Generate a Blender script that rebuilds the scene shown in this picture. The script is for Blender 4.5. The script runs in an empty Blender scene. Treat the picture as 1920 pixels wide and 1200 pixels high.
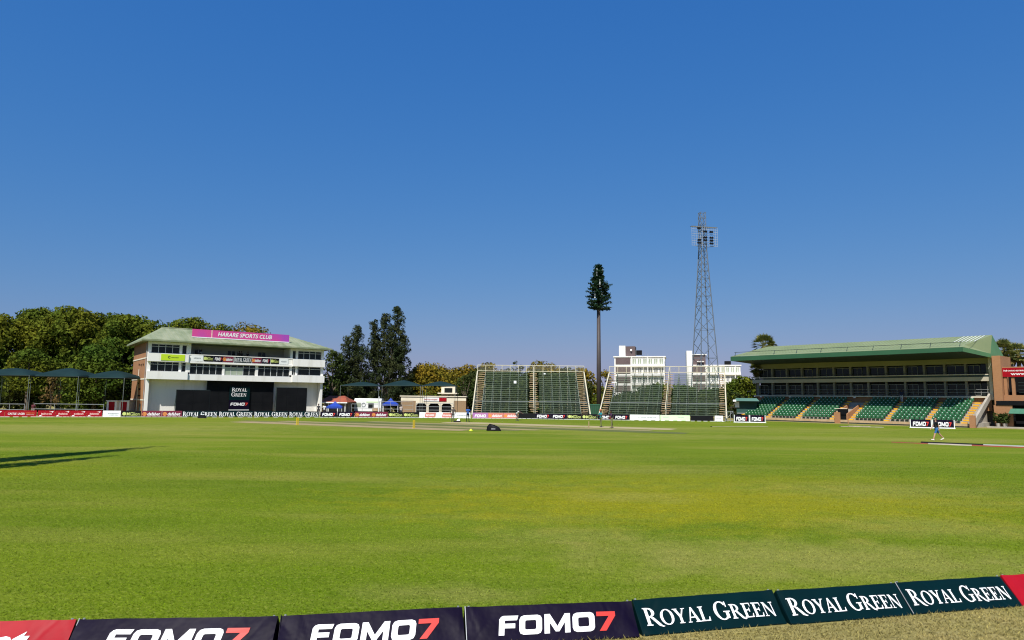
import bpy, bmesh, math, random
import numpy as np
from mathutils import Vector, Matrix
random.seed(7); RNG = np.random.default_rng(7)
SC = bpy.context.scene
COL = SC.collection
rad = math.radians

# ------------------------------------------------------------------ camera
CAM_H, FPX = 3.0, 1280.0                       # eye height in metres, focal length in photograph pixels
PITCH, ROLL = math.atan(145.6/FPX), math.atan(.0112)
_f = np.array([0, math.cos(PITCH), math.sin(PITCH)])
_u0 = np.array([0, -math.sin(PITCH), math.cos(PITCH)]); _r0 = np.array([1., 0, 0])
_R = math.cos(ROLL)*_r0 + math.sin(ROLL)*_u0
_U = -math.sin(ROLL)*_r0 + math.cos(ROLL)*_u0
_C = np.array([0, 0, CAM_H])
cam = bpy.data.cameras.new('camera'); cam_o = bpy.data.objects.new('camera', cam); COL.objects.link(cam_o)
cam.sensor_width = 36; cam.lens = FPX/1920*36; cam.clip_end = 8000; cam.clip_start = .1
M = Matrix(((_R[0], _U[0], -_f[0], 0), (_R[1], _U[1], -_f[1], 0), (_R[2], _U[2], -_f[2], CAM_H), (0, 0, 0, 1)))
cam_o.matrix_world = M
SC.camera = cam_o

# ------------------------------------------------------------------ sky, sun, exposure
SUN_EL = rad(51); SUN_XY = Vector((-.28, -.96)).normalized()      # horizontal direction towards the sun
world = bpy.data.worlds.new('World'); SC.world = world; world.use_nodes = True
wn = world.node_tree.nodes; wl = world.node_tree.links
sky = wn.new('ShaderNodeTexSky'); sky.sky_type = 'NISHITA'; sky.sun_disc = False
sky.sun_elevation = SUN_EL; sky.sun_rotation = math.atan2(SUN_XY.x, SUN_XY.y)
sky.altitude = 1500; sky.air_density = 2.0; sky.dust_density = 1.0; sky.ozone_density = 3.0
# the camera's tone response to that sky, channel by channel (hazy and even towards the horizon)
spx = wn.new('ShaderNodeSeparateColor'); cbx = wn.new('ShaderNodeCombineColor'); wl.new(sky.outputs[0], spx.inputs[0])
for ch, (k_, p_) in enumerate(((.165, 1.27), (.69, .69), (2.38, .36))):
    pw = wn.new('ShaderNodeMath'); pw.operation = 'POWER'; pw.inputs[1].default_value = p_; ml_ = wn.new('ShaderNodeMath'); ml_.operation = 'MULTIPLY'; ml_.inputs[1].default_value = k_
    wl.new(spx.outputs[ch], pw.inputs[0]); wl.new(pw.outputs[0], ml_.inputs[0]); wl.new(ml_.outputs[0], cbx.inputs[ch])
wl.new(cbx.outputs[0], wn['Background'].inputs[0]); wn['Background'].inputs[1].default_value = .09
sun = bpy.data.lights.new('sun', 'SUN'); sun.energy = 4.6; sun.angle = rad(.53); sun.color = (1, .95, .87)
sun_o = bpy.data.objects.new('sun', sun); COL.objects.link(sun_o)
to_sun = Vector((SUN_XY.x*math.cos(SUN_EL), SUN_XY.y*math.cos(SUN_EL), math.sin(SUN_EL)))
sun_o.rotation_euler = to_sun.to_track_quat('Z', 'Y').to_euler()
SC.view_settings.view_transform = 'Standard'; SC.view_settings.look = 'None'
SC.view_settings.exposure = 0.45; SC.view_settings.gamma = 1.0; SC.view_settings.use_curve_mapping = False
SC.cycles.use_denoising = True
SC.cycles.filter_width = 1.15
SC.cycles.max_bounces = 5; SC.cycles.transparent_max_bounces = 8

# ------------------------------------------------------------------ surveying helpers (photograph pixel -> place in the ground plan)
def ray(x, y): return _f + _R*(x-960)/FPX + _U*(600-y)/FPX
def at(x, y, z=0.0):
    d = ray(x, y); return _C + d*(z-CAM_H)/d[2]
def atY(x, y, Y):
    d = ray(x, y); return _C + d*Y/d[1]
class Frame:
    def __init__(s, o, u):
        s.o = np.array([o[0], o[1], 0.]); u = np.array([u[0], u[1], 0.]); s.u = u/np.linalg.norm(u); s.v = np.array([-s.u[1], s.u[0], 0])
        s.rz = math.atan2(s.u[1], s.u[0])
    def hit(s, x, y, v=0):
        d = ray(x, y); A = s.o+s.v*v; t = ((A-_C)@s.v)/(d@s.v); P = _C+d*t
        return (P-s.o)@s.u, P[2]
    def pt(s, a, b, z=0): return s.o+s.u*a+s.v*b+np.array([0, 0, z])

# ------------------------------------------------------------------ object helpers
class MB:
    def __init__(s): s.v = []; s.f = []; s.m = []
    def add(s, vs, fs, m=0):
        n = len(s.v); s.v += [tuple(map(float, p)) for p in vs]; s.f += [tuple(i+n for i in f) for f in fs]; s.m += [m]*len(fs); return s
    def box(s, x0, x1, y0, y1, z0, z1, m=0):
        return s.add([(x0,y0,z0),(x1,y0,z0),(x1,y1,z0),(x0,y1,z0),(x0,y0,z1),(x1,y0,z1),(x1,y1,z1),(x0,y1,z1)],
                     [(0,3,2,1),(4,5,6,7),(0,1,5,4),(1,2,6,5),(2,3,7,6),(3,0,4,7)], m)
    def hexa(s, p, m=0):     # 8 points: bottom ring, top ring
        return s.add(p, [(0,3,2,1),(4,5,6,7),(0,1,5,4),(1,2,6,5),(2,3,7,6),(3,0,4,7)], m)
    def tube(s, p, q, r0, r1=None, n=6, m=0):
        r1 = r0 if r1 is None else r1
        p = Vector(p); q = Vector(q); d = (q-p)
        if d.length < 1e-6: return s
        a = d.orthogonal().normalized(); b = d.normalized().cross(a); vs = []
        for c, r in ((p, r0), (q, r1)):
            for i in range(n):
                t = 2*math.pi*i/n; vs.append(c+a*(r*math.cos(t))+b*(r*math.sin(t)))
        fs = [(i, (i+1) % n, n+(i+1) % n, n+i) for i in range(n)]+[tuple(range(n-1, -1, -1)), tuple(range(n, 2*n))]
        return s.add(vs, fs, m)
    def prism(s, poly, y0, y1, m=0):   # polygon in x,z extruded in y
        n = len(poly); vs = [(x, y0, z) for x, z in poly]+[(x, y1, z) for x, z in poly]
        return s.add(vs, [tuple(range(n)), tuple(range(2*n-1, n-1, -1))]+[(i, n+i, n+(i+1) % n, (i+1) % n) for i in range(n)], m)
    def prismx(s, poly, x0, x1, m=0):  # polygon in y,z extruded in x
        n = len(poly); vs = [(x0, y, z) for y, z in poly]+[(x1, y, z) for y, z in poly]
        return s.add(vs, [tuple(range(n)), tuple(range(2*n-1, n-1, -1))]+[(i, n+i, n+(i+1) % n, (i+1) % n) for i in range(n)], m)
    def mesh(s, name, mats, smooth=False):
        me = bpy.data.meshes.new(name); me.from_pydata(s.v, [], s.f)
        for mt in (mats if isinstance(mats, (list, tuple)) else [mats]): me.materials.append(mt)
        if isinstance(mats, (list, tuple)) and len(mats) > 1: me.polygons.foreach_set('material_index', s.m)
        bm = bmesh.new(); bm.from_mesh(me); bmesh.ops.recalc_face_normals(bm, faces=bm.faces); bm.to_mesh(me); bm.free()
        if smooth: me.polygons.foreach_set('use_smooth', [True]*len(me.polygons))
        return me
    def build(s, name, mats, parent=None, smooth=False):
        return link(name, s.mesh(name, mats, smooth), parent)
def link(name, me, parent=None, loc=None):
    o = bpy.data.objects.new(name, me); COL.objects.link(o)
    if parent is not None: o.parent = parent
    if loc is not None: o.location = loc
    return o
def tag(o, label=None, cat=None, group=None, kind=None):
    if label: o['label'] = label
    if cat: o['category'] = cat
    if group: o['group'] = group
    if kind: o['kind'] = kind
    return o
def thing(name, label, cat, loc=(0,0,0), rz=0, group=None):
    o = bpy.data.objects.new(name, None); COL.objects.link(o); o.empty_display_size = .3
    o.location = tuple(float(c) for c in loc); o.rotation_euler = (0, 0, rz)
    return tag(o, label, cat, group)
def box(name, m, parent, *a): return MB().box(*a).build(name, m, parent)

# ------------------------------------------------------------------ materials
def pm(name, c, c2=None, scale=1.0, rough=.6, bump=0.0, bscale=None, metal=0.0, spec=.4, stretch=(1,1,1), detail=4, lo=.35, hi=.65):
    m = bpy.data.materials.new(name); m.use_nodes = True; n = m.node_tree.nodes; l = m.node_tree.links; b = n['Principled BSDF']
    b.inputs['Roughness'].default_value = rough; b.inputs['Metallic'].default_value = metal; b.inputs['Specular IOR Level'].default_value = spec
    if c2 is None: c2 = tuple(x*.82 for x in c)
    tc = n.new('ShaderNodeTexCoord'); mp = n.new('ShaderNodeMapping'); mp.inputs['Scale'].default_value = stretch
    nz = n.new('ShaderNodeTexNoise'); nz.inputs['Scale'].default_value = scale; nz.inputs['Detail'].default_value = detail
    mr = n.new('ShaderNodeMapRange'); mr.inputs['From Min'].default_value = lo; mr.inputs['From Max'].default_value = hi
    mx = n.new('ShaderNodeMix'); mx.data_type = 'RGBA'; mx.inputs[6].default_value = (*c, 1); mx.inputs[7].default_value = (*c2, 1)
    l.new(tc.outputs['Object'], mp.inputs[0]); l.new(mp.outputs[0], nz.inputs['Vector']); l.new(nz.outputs[0], mr.inputs[0])
    l.new(mr.outputs[0], mx.inputs[0]); l.new(mx.outputs[2], b.inputs['Base Color'])
    if bump:
        n2 = n.new('ShaderNodeTexNoise'); n2.inputs['Scale'].default_value = bscale or scale*4; l.new(mp.outputs[0], n2.inputs['Vector'])
        bp = n.new('ShaderNodeBump'); bp.inputs['Strength'].default_value = bump; bp.inputs['Distance'].default_value = .02
        l.new(n2.outputs[0], bp.inputs['Height']); l.new(bp.outputs[0], b.inputs['Normal'])
    return m
def brick_mat(name, c1, c2, mortar):
    m = pm(name, c1, c2, .4, .85); n = m.node_tree.nodes; l = m.node_tree.links; b = n['Principled BSDF']
    tc = n.new('ShaderNodeTexCoord'); sep = n.new('ShaderNodeSeparateXYZ'); add = n.new('ShaderNodeMath'); cmb = n.new('ShaderNodeCombineXYZ')
    l.new(tc.outputs['Object'], sep.inputs[0]); l.new(sep.outputs[0], add.inputs[0]); l.new(sep.outputs[1], add.inputs[1])
    l.new(add.outputs[0], cmb.inputs[0]); l.new(sep.outputs[2], cmb.inputs[1])
    br = n.new('ShaderNodeTexBrick'); br.inputs['Scale'].default_value = 4.0; br.inputs['Color1'].default_value = (*c1, 1); br.inputs['Color2'].default_value = (*c2, 1)
    br.inputs['Mortar'].default_value = (*mortar, 1); br.inputs['Mortar Size'].default_value = .02; br.inputs['Row Height'].default_value = .34; br.inputs['Brick Width'].default_value = .92
    l.new(cmb.outputs[0], br.inputs['Vector'])
    mx = [x for x in n if x.bl_idname == 'ShaderNodeMix'][0]; mm = n.new('ShaderNodeMix'); mm.data_type = 'RGBA'; mm.inputs[0].default_value = .45
    l.new(mx.outputs[2], mm.inputs[6]); l.new(br.outputs[0], mm.inputs[7]); l.new(mm.outputs[2], b.inputs['Base Color'])
    return m
def leaf_mat(name, c, c2, scale=.25, trans=.25, c3=None):
    m = bpy.data.materials.new(name); m.use_nodes = True; n = m.node_tree.nodes; l = m.node_tree.links
    n.remove(n['Principled BSDF']); out = n['Material Output']
    tc = n.new('ShaderNodeTexCoord'); nz = n.new('ShaderNodeTexNoise'); nz.inputs['Scale'].default_value = scale; nz.inputs['Detail'].default_value = 3
    mr = n.new('ShaderNodeMapRange'); mr.inputs['From Min'].default_value = .38; mr.inputs['From Max'].default_value = .62
    mx = n.new('ShaderNodeMix'); mx.data_type = 'RGBA'; mx.inputs[6].default_value = (*c, 1); mx.inputs[7].default_value = (*c2, 1)
    l.new(tc.outputs['Object'], nz.inputs['Vector']); l.new(nz.outputs[0], mr.inputs[0]); l.new(mr.outputs[0], mx.inputs[0])
    geo = n.new('ShaderNodeNewGeometry'); hs = n.new('ShaderNodeHueSaturation'); m2 = n.new('ShaderNodeMapRange')
    m2.inputs['To Min'].default_value = .6; m2.inputs['To Max'].default_value = 1.45
    l.new(geo.outputs['Random Per Island'], m2.inputs[0]); l.new(m2.outputs[0], hs.inputs['Value']); l.new(mx.outputs[2], hs.inputs['Color'])
    d = n.new('ShaderNodeBsdfDiffuse'); t = n.new('ShaderNodeBsdfTranslucent'); ms = n.new('ShaderNodeMixShader'); ms.inputs[0].default_value = trans
    l.new(hs.outputs[0], d.inputs[0]); l.new(hs.outputs[0], t.inputs[0]); l.new(d.outputs[0], ms.inputs[1]); l.new(t.outputs[0], ms.inputs[2]); l.new(ms.outputs[0], out.inputs[0])
    return m
def turf_mat(name, kind, island=False):
    """grass colours by place on the ground: greener and yellower drifts, dry patches worn by use"""
    m = bpy.data.materials.new(name); m.use_nodes = True; n = m.node_tree.nodes; l = m.node_tree.links; b = n['Principled BSDF']
    b.inputs['Roughness'].default_value = .9; b.inputs['Specular IOR Level'].default_value = .03
    geo = n.new('ShaderNodeNewGeometry')
    def noise(scale, detail, stretch=(1,1,1), lo=.4, hi=.6):
        mp = n.new('ShaderNodeMapping'); mp.inputs['Scale'].default_value = stretch; l.new(geo.outputs['Position'], mp.inputs[0])
        z = n.new('ShaderNodeTexNoise'); z.inputs['Scale'].default_value = scale; z.inputs['Detail'].default_value = detail; l.new(mp.outputs[0], z.inputs['Vector'])
        r = n.new('ShaderNodeMapRange'); r.inputs['From Min'].default_value = lo; r.inputs['From Max'].default_value = hi; l.new(z.outputs[0], r.inputs[0]); return r.outputs[0]
    def mix(fac, a, c, k=1.0):
        x = n.new('ShaderNodeMix'); x.data_type = 'RGBA'
        if k != 1.0:
            mm = n.new('ShaderNodeMath'); mm.operation = 'MULTIPLY'; mm.inputs[1].default_value = k; l.new(fac, mm.inputs[0]); fac = mm.outputs[0]
        l.new(fac, x.inputs[0]); l.new(a, x.inputs[6])
        if isinstance(c, tuple): x.inputs[7].default_value = (*c, 1)
        else: l.new(c, x.inputs[7])
        return x.outputs[2]
    rgb = n.new('ShaderNodeRGB'); rgb.outputs[0].default_value = (*((.128, .188, .008) if kind == 'lawn' else (.30, .25, .085)), 1)
    c = rgb.outputs[0]
    if kind == 'lawn':
        c = mix(noise(.045, 3), c, (.175, .21, .018), .75)           # broad yellow drifts
        c = mix(noise(.13, 5, (.5, 1.3, 1), .42, .60), c, (.088, .148, .007), .6)
        c = mix(noise(.19, 6, (.35, 1.4, 1), .50, .68), c, (.27, .245, .055), .55)
        for (x, y, rx, ry, col, k) in PATCHES:
            sb = n.new('ShaderNodeVectorMath'); sb.operation = 'SUBTRACT'; sb.inputs[1].default_value = (x, y, 0); l.new(geo.outputs['Position'], sb.inputs[0])
            ml = n.new('ShaderNodeVectorMath'); ml.operation = 'MULTIPLY'; ml.inputs[1].default_value = (1/rx, 1/ry, 0); l.new(sb.outputs[0], ml.inputs[0])
            ln = n.new('ShaderNodeVectorMath'); ln.operation = 'LENGTH'; l.new(ml.outputs[0], ln.inputs[0])
            nz = n.new('ShaderNodeTexNoise'); nz.inputs['Scale'].default_value = 1.1; nz.inputs['Detail'].default_value = 5; l.new(geo.outputs['Position'], nz.inputs['Vector'])
            ad = n.new('ShaderNodeMath'); ad.operation = 'MULTIPLY_ADD'; ad.inputs[1].default_value = 1.6; l.new(nz.outputs[0], ad.inputs[0])
            sbb = n.new('ShaderNodeMath'); sbb.operation = 'SUBTRACT'; sbb.inputs[1].default_value = .8; l.new(ln.outputs['Value'], sbb.inputs[0]); l.new(sbb.outputs[0], ad.inputs[2])
            r = n.new('ShaderNodeMapRange'); r.inputs['From Min'].default_value = 1.15; r.inputs['From Max'].default_value = .35; l.new(ad.outputs[0], r.inputs[0])
            c = mix(r.outputs[0], c, col, k)
    else:
        c = mix(noise(.8, 5), c, (.23, .215, .055), .7)
        c = mix(noise(.06, 3), c, (.27, .22, .10), .7)
    if kind == 'lawn': c = mix(noise(1.3, 5, (.35, 1, 1), .42, .72), c, (.20, .235, .03), .28); c = mix(noise(2.1, 4, (.3, 1, 1), .5, .75), c, (.085, .135, .007), .3)
    if not island: c = mix(noise(17, 3, (1, .7, 1), .52, .72), c, (.32, .33, .07) if kind == 'lawn' else (.46, .40, .18), .45)
    c = mix(noise(9, 3, (1, .6, 1), .35, .7), c, (.06, .095, .008) if kind == 'lawn' else (.15, .13, .045), .38 if not island else .15)
    if island:
        hs = n.new('ShaderNodeHueSaturation'); m2 = n.new('ShaderNodeMapRange'); m2.inputs['To Min'].default_value = .65; m2.inputs['To Max'].default_value = 2.1
        l.new(geo.outputs['Random Per Island'], m2.inputs[0]); l.new(m2.outputs[0], hs.inputs['Value']); l.new(c, hs.inputs['Color']); c = hs.outputs[0]
    else:
        bp = n.new('ShaderNodeBump'); bp.inputs['Strength'].default_value = .6; bp.inputs['Distance'].default_value = .05
        l.new(noise(14, 4, (1, 1, 1), .2, .8), bp.inputs['Height']); l.new(bp.outputs[0], b.inputs['Normal'])
    l.new(c, b.inputs['Base Color'])
    if island:
        tr = n.new('ShaderNodeBsdfTranslucent'); ms = n.new('ShaderNodeMixShader'); ms.inputs[0].default_value = .45; l.new(c, tr.inputs[0]); l.new(b.outputs[0], ms.inputs[1]); l.new(tr.outputs[0], ms.inputs[2]); l.new(ms.outputs[0], n['Material Output'].inputs[0])
    return m
YEL = (.25, .24, .010); DRY = (.32, .275, .09); PALE = (.30, .275, .08)
PATCHES = [(5.5, 20.5, 10.5, 4.6, YEL, .95), (8, 26, 10, 2.5, YEL, .5), (-22, 27, 5, 5, YEL, .5), (-40, 58, 22, 9, PALE, .55), (6.0, 13.4, 5.5, 1.9, DRY, .5), (1.5, 15.5, 2.2, 1.0, DRY, .3),
           (3.6, 21.5, 2.4, 1.3, DRY, .3), (-1.0, 10.9, 1.5, .6, DRY, .35), (10, 17.0, 3.0, 1.6, DRY, .3), (12.5, 24, 5, 2.2, DRY, .28), (26, 56, 22, 4, PALE, .4), (0, 70, 45, 10, PALE, .35)]

WHITE = pm('white_paint', (.78,.77,.73), (.60,.58,.52), 1.3, .75, stretch=(1,1,.16), lo=.50, hi=.85)
CREAM = pm('cream_paint', (.72,.66,.52), (.62,.56,.43), .5, .8)
GREYWALL = pm('shaded_wall_grey', (.40,.40,.38), (.33,.33,.31), .5, .8)  # shade of recesses and inner walls put into the grey
BRICK = brick_mat('orange_brick', (.36,.175,.08), (.30,.14,.06), (.38,.26,.16))
GLASS = pm('dark_glass', (.010,.013,.013), (.016,.02,.018), .7, .12, spec=.22)
BLIND = pm('pale_blind_glass', (.36,.40,.30), (.28,.33,.25), .9, .2, spec=.5)
ALU = pm('window_metal', (.55,.56,.55), None, 1, .4)
ROOFG = pm('pale_green_roof', (.27,.295,.19), (.17,.21,.115), .9, .75, stretch=(1,.25,1))
ROOFG2 = pm('stand_green_roof', (.225,.265,.125), (.19,.235,.105), .35, .5)
FASCIA = pm('deep_green_fascia', (.03,.105,.05), (.025,.088,.042), .3, .5)
STEEL = pm('galvanised_steel', (.36,.38,.39), (.28,.30,.31), 2, .5, metal=.3)
DKSTEEL = pm('dark_green_steel', (.03,.05,.045), None, 2, .5)
BLACK = pm('matt_black', (.004,.0045,.006), (.007,.0075,.009), .8, .7, spec=.12)
NAVY = pm('navy_vinyl', (.0045,.002,.014), (.004,.002,.011), 3, .5, bump=.6, bscale=5, spec=.09)
RGREEN = pm('bottle_green_vinyl', (.001,.013,.015), (.001,.011,.013), 3, .38, bump=.35, bscale=5, spec=.10)
REDV = pm('red_vinyl', (.33,.006,.014), (.28,.005,.012), 3, .45, bump=.2, bscale=5, spec=.12)
MAROON = pm('maroon_vinyl', (.16,.012,.035), None, 2, .45)
INK_W = pm('white_ink', (.80,.80,.80), (.76,.76,.76), 2, .5)
INK_R = pm('red_ink', (.58,.03,.02), (.52,.028,.02), 2, .5)
INK_Y = pm('lime_ink', (.55,.62,.18), None, 2, .5)
INK_G = pm('grey_ink', (.28,.31,.33), None, 2, .5)
INK_K = pm('dark_ink', (.05,.06,.02), None, 2, .5)
INK_O = pm('orange_ink', (.75,.28,.06), None, 2, .5)
INK_P = pm('pale_pink_ink', (.85,.55,.5), None, 2, .5)
LIME = pm('lime_vinyl', (.50,.68,.02), (.46,.64,.02), 1, .5)
PANELW = pm('white_vinyl', (.78,.80,.79), (.72,.75,.74), 1, .5)
MINT = pm('pale_green_vinyl', (.62,.80,.52), (.58,.76,.48), 1, .5)
PINK = pm('pink_vinyl', (.55,.16,.17), (.50,.22,.12), 1, .5)
LILAC = pm('lilac_vinyl', (.34,.14,.38), (.45,.18,.30), .8, .5)
REDROOF = pm('red_tile_roof', (.34,.09,.05), (.27,.07,.04), 1, .8)
BLUEC = pm('blue_canvas', (.012,.05,.36), (.010,.04,.28), 1, .6)
SHADE = pm('dark_green_shade_net', (.008,.024,.027), (.012,.032,.034), .5, .9, spec=.1)
YELLOW = pm('yellow_paint', (.72,.52,.015), (.65,.45,.01), 1, .5)
STEPY = pm('worn_yellow_step', (.80,.45,.02), (.66,.32,.03), 2, .7)
TANSTEP = pm('tan_timber', (.46,.34,.20), (.38,.26,.14), 2, .8)
SEATG = pm('green_plastic_seat', (.018,.10,.036), (.026,.125,.05), .4, .5, spec=.2)
CONC = pm('concrete', (.40,.37,.32), (.32,.29,.24), .8, .85)
BARK = pm('bark', (.10,.075,.05), (.14,.11,.08), 3, .9, bump=.5)
TANBRICK = brick_mat('tan_brick', (.30,.20,.11), (.24,.155,.085), (.36,.28,.19))
LEAF_A = leaf_mat('mixed_leaves', (.068,.105,.015), (.15,.155,.017), .16)
LEAF_B = leaf_mat('green_leaves', (.06,.105,.016), (.115,.135,.016), .16)
LEAF_Y = leaf_mat('ochre_leaves', (.14,.13,.018), (.205,.14,.016), .25)
LEAF_D = leaf_mat('dark_leaves', (.036,.058,.016), (.055,.068,.02), .3)
LEAF_C = leaf_mat('grey_green_needles', (.034,.050,.022), (.058,.066,.026), .4)
LEAF_T = leaf_mat('dry_brown_leaves', (.20,.13,.05), (.13,.10,.03), .5)
LEAF_P = leaf_mat('palm_leaves', (.13,.16,.045), (.20,.19,.055), .8, .15)
MONO = leaf_mat('plastic_needles', (.012,.03,.016), (.02,.042,.02), 1, .05)
SKIN_D = pm('dark_skin', (.10,.05,.03), None, 3, .55); SKIN_L = pm('light_skin', (.48,.27,.18), None, 3, .55)

# ------------------------------------------------------------------ lettering as flat polygons in a unit-height plane
_fc = {}
def word(s, bold=.02, shear=0.0):
    k = (s, bold, shear)
    if k not in _fc:
        cu = bpy.data.curves.new('w', 'FONT'); cu.body = s; cu.size = 1.4; cu.offset = bold; cu.shear = shear; cu.resolution_u = 3
        o = bpy.data.objects.new('w', cu); COL.objects.link(o); bpy.context.view_layer.update()
        me = bpy.data.meshes.new_from_object(o.evaluated_get(bpy.context.evaluated_depsgraph_get()))
        _fc[k] = [[(me.vertices[i].co.x, me.vertices[i].co.y) for i in p.vertices] for p in me.polygons]
        bpy.data.objects.remove(o); bpy.data.curves.remove(cu); bpy.data.meshes.remove(me)
    return _fc[k]
def ring(cx, cy, rx, ry, tx, ty, a0=0, a1=360, n=24):
    out = []
    for i in range(n):
        a, b = rad(a0+(a1-a0)*i/n), rad(a0+(a1-a0)*(i+1)/n)
        out.append([(cx+rx*math.cos(a), cy+ry*math.sin(a)), (cx+rx*math.cos(b), cy+ry*math.sin(b)),
                    (cx+(rx-tx)*math.cos(b), cy+(ry-ty)*math.sin(b)), (cx+(rx-tx)*math.cos(a), cy+(ry-ty)*math.sin(a))])
    return out
def R_(x0, x1, y0, y1): return [(x0,y0),(x1,y0),(x1,y1),(x0,y1)]
SERIF = {
 'R': (1.0, [R_(.1,.31,.06,.94), R_(0,.42,0,.06), R_(0,.31,.94,1), [(.38,.47),(.6,.47),(1.06,-.02),(.82,-.02)], [(.82,-.02),(1.06,-.02),(1.2,-.06),(1.08,-.1)]] + ring(.31,.73,.44,.27,.2,.07,-90,90,12)),
 'O': (1.12, ring(.56,.5,.56,.53,.22,.065)),
 'Y': (.95, [[(.0,1),(.25,1),(.58,.46),(.4,.4)], [(.76,1),(.87,1),(.55,.4),(.46,.46)], R_(.37,.58,.06,.47), R_(.26,.69,0,.06), R_(-.06,.34,.95,1.0), R_(.66,.98,.95,1.0)]),
 'A': (1.0, [[(.06,.05),(.15,.05),(.5,.9),(.44,1.02)], [(.42,1.02),(.55,1.02),(.95,.05),(.71,.05)], R_(.24,.72,.3,.37), R_(-.04,.28,0,.055), R_(.6,1.06,0,.055)]),
 'L': (.8, [R_(.1,.31,.07,.94), R_(0,.41,.94,1), R_(0,.78,0,.07), [(.66,.07),(.78,.07),(.8,.28),(.74,.28)]]),
 'G': (1.12, ring(.55,.5,.55,.53,.22,.065,38,325,22) + [R_(.78,1.0,.06,.42), R_(.64,1.1,.4,.46), R_(.9,.97,.68,1.0)]),
 'E': (.85, [R_(.1,.31,.07,.93), R_(0,.76,.93,1), R_(0,.8,0,.07), R_(.31,.58,.48,.55), [(.68,.93),(.76,.93),(.76,.74),(.72,.74)], [(.68,.07),(.8,.07),(.84,.27),(.78,.27)], R_(.54,.6,.38,.65)]),
 'N': (1.05, [R_(.12,.2,.06,.94), [(.02,1),(.3,1),(.95,0),(.82,-.04)], R_(.84,.92,0,.94), R_(0,.32,0,.06), R_(.72,1.04,.94,1)]),
}
def serif(txt, caps=1.22):
    x = 0; out = []; first = True
    for ch in txt:
        if ch == ' ': x += .42; first = True; continue
        k = caps if first else 1.0
        w, ps = SERIF[ch]
        out += [[(x+a*k, b*k) for a, b in p] for p in ps]; x += w*k+.07; first = False
    return out
def octo(x0, x1, y0, y1, c):
    return [(x0+c,y0),(x1-c,y0),(x1-c*.3,y0+c*.3),(x1,y0+c),(x1,y1-c),(x1-c*.3,y1-c*.3),(x1-c,y1),(x0+c,y1),(x0+c*.3,y1-c*.3),(x0,y1-c),(x0,y0+c),(x0+c*.3,y0+c*.3)]
def _o(x):
    a = octo(x, x+1.1, 0, 1, .22); b = octo(x+.28, x+.82, .26, .74, .07)
    return [[a[i], a[(i+1) % 12], b[(i+1) % 12], b[i]] for i in range(12)]
def logo7(shear=.12):
    w = [[(0,0),(.27,0),(.27,.36),(0,.36)], [(0,.36),(.27,.36),(.27,.62),(0,.62)], R_(.27,.78,.36,.60), [(0,.62),(.27,.62),(.27,.76),(.2,1),(.08,.95),(0,.82)], [(.27,.76),(.86,.76),(.92,1),(.2,1)]]
    w += _o(.98)
    x = 2.2
    w += [R_(x,x+.26,0,1), R_(x+1.0,x+1.26,0,1), [(x+.26,1),(x+.26,.55),(x+.54,.08),(x+.63,.35)], [(x+1.0,1),(x+.63,.35),(x+.72,.08),(x+1.0,.55)], [(x+.54,.08),(x+.72,.08),(x+.63,.35)]]
    w += _o(3.58)
    x = 4.78
    r = [R_(x,x+.95,.76,1.0), [(x+.62,.76),(x+.95,.76),(x+.46,0),(x+.12,0)]]
    sh = lambda P: [[(a+b*shear, b) for a, b in p] for p in P]
    return sh(w), sh(r)
def marks(n, seed, h=1.0):
    """print too small to read in the photograph: a row of letter-like strokes"""
    g = random.Random(seed); out = []; x = 0
    for i in range(n):
        w = g.uniform(.42, .7); k = g.choice('oihns')
        if k == 'o': out += ring(x+w/2, .4, w/2, .4, .17, .14, 0, 360, 8)
        elif k == 'i': w = .2; out += [R_(x, x+.2, 0, .95)]
        elif k == 'h': out += [R_(x,x+.18,0,1), R_(x+w-.18,x+w,0,.6), R_(x,x+w,.5,.66)]
        elif k == 'n': out += [R_(x,x+.18,0,.75), R_(x+w-.18,x+w,0,.75), R_(x,x+w,.6,.78)]
        else: out += [R_(x,x+w,0,.16), R_(x,x+w,.32,.46), R_(x,x+w,.62,.78), R_(x,x+.16,.38,.7), R_(x+w-.16,x+w,.08,.4)]
        x += w+.14
    return [[(a, b*h) for a, b in p] for p in out]
def bounds(P):
    xs = [a for p in P for a, b in p]; ys = [b for p in P for a, b in p]; return min(xs), max(xs), min(ys), max(ys)
def letters(P, cx, cz, w, h=None, y=0.0, keep=None):
    """fit polygons P into a box of width w (height h) centred at cx,cz on the plane y; returns an MB of thin raised print"""
    x0, x1, y0, y1 = bounds(P) if keep is None else keep
    sx = w/(x1-x0); sy = sx if h is None else h/(y1-y0); mb = MB()
    for i, p in enumerate(P):
        q = [(cx+(a-(x0+x1)/2)*sx, cz+(b-(y0+y1)/2)*sy) for a, b in p]
        yy = y-.0004*(i % 5)
        mb.add([(a, yy, b) for a, b in q], [tuple(range(len(q)))])
    return mb
def disc(cx, cz, r, y, n=18): return MB().add([(cx+r*math.cos(2*math.pi*i/n), y, cz+r*math.sin(2*math.pi*i/n)) for i in range(n)], [tuple(range(n))])

# ================================================================== THE SETTING
def sheet(name, pts, z, m, kind='structure', label=None):
    o = MB().add([(p[0], p[1], z) for p in pts], [tuple(range(len(pts)))]).build(name, m); tag(o, label, None, None, kind); return o
LAWN = turf_mat('lawn_turf', 'lawn'); DRYT = turf_mat('dry_turf', 'dry')
sheet('ground', [(3500*math.cos(a*math.pi/24), 3500*math.sin(a*math.pi/24)) for a in range(48)], 0, DRYT, label='dry grass and earth around the ground')
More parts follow.
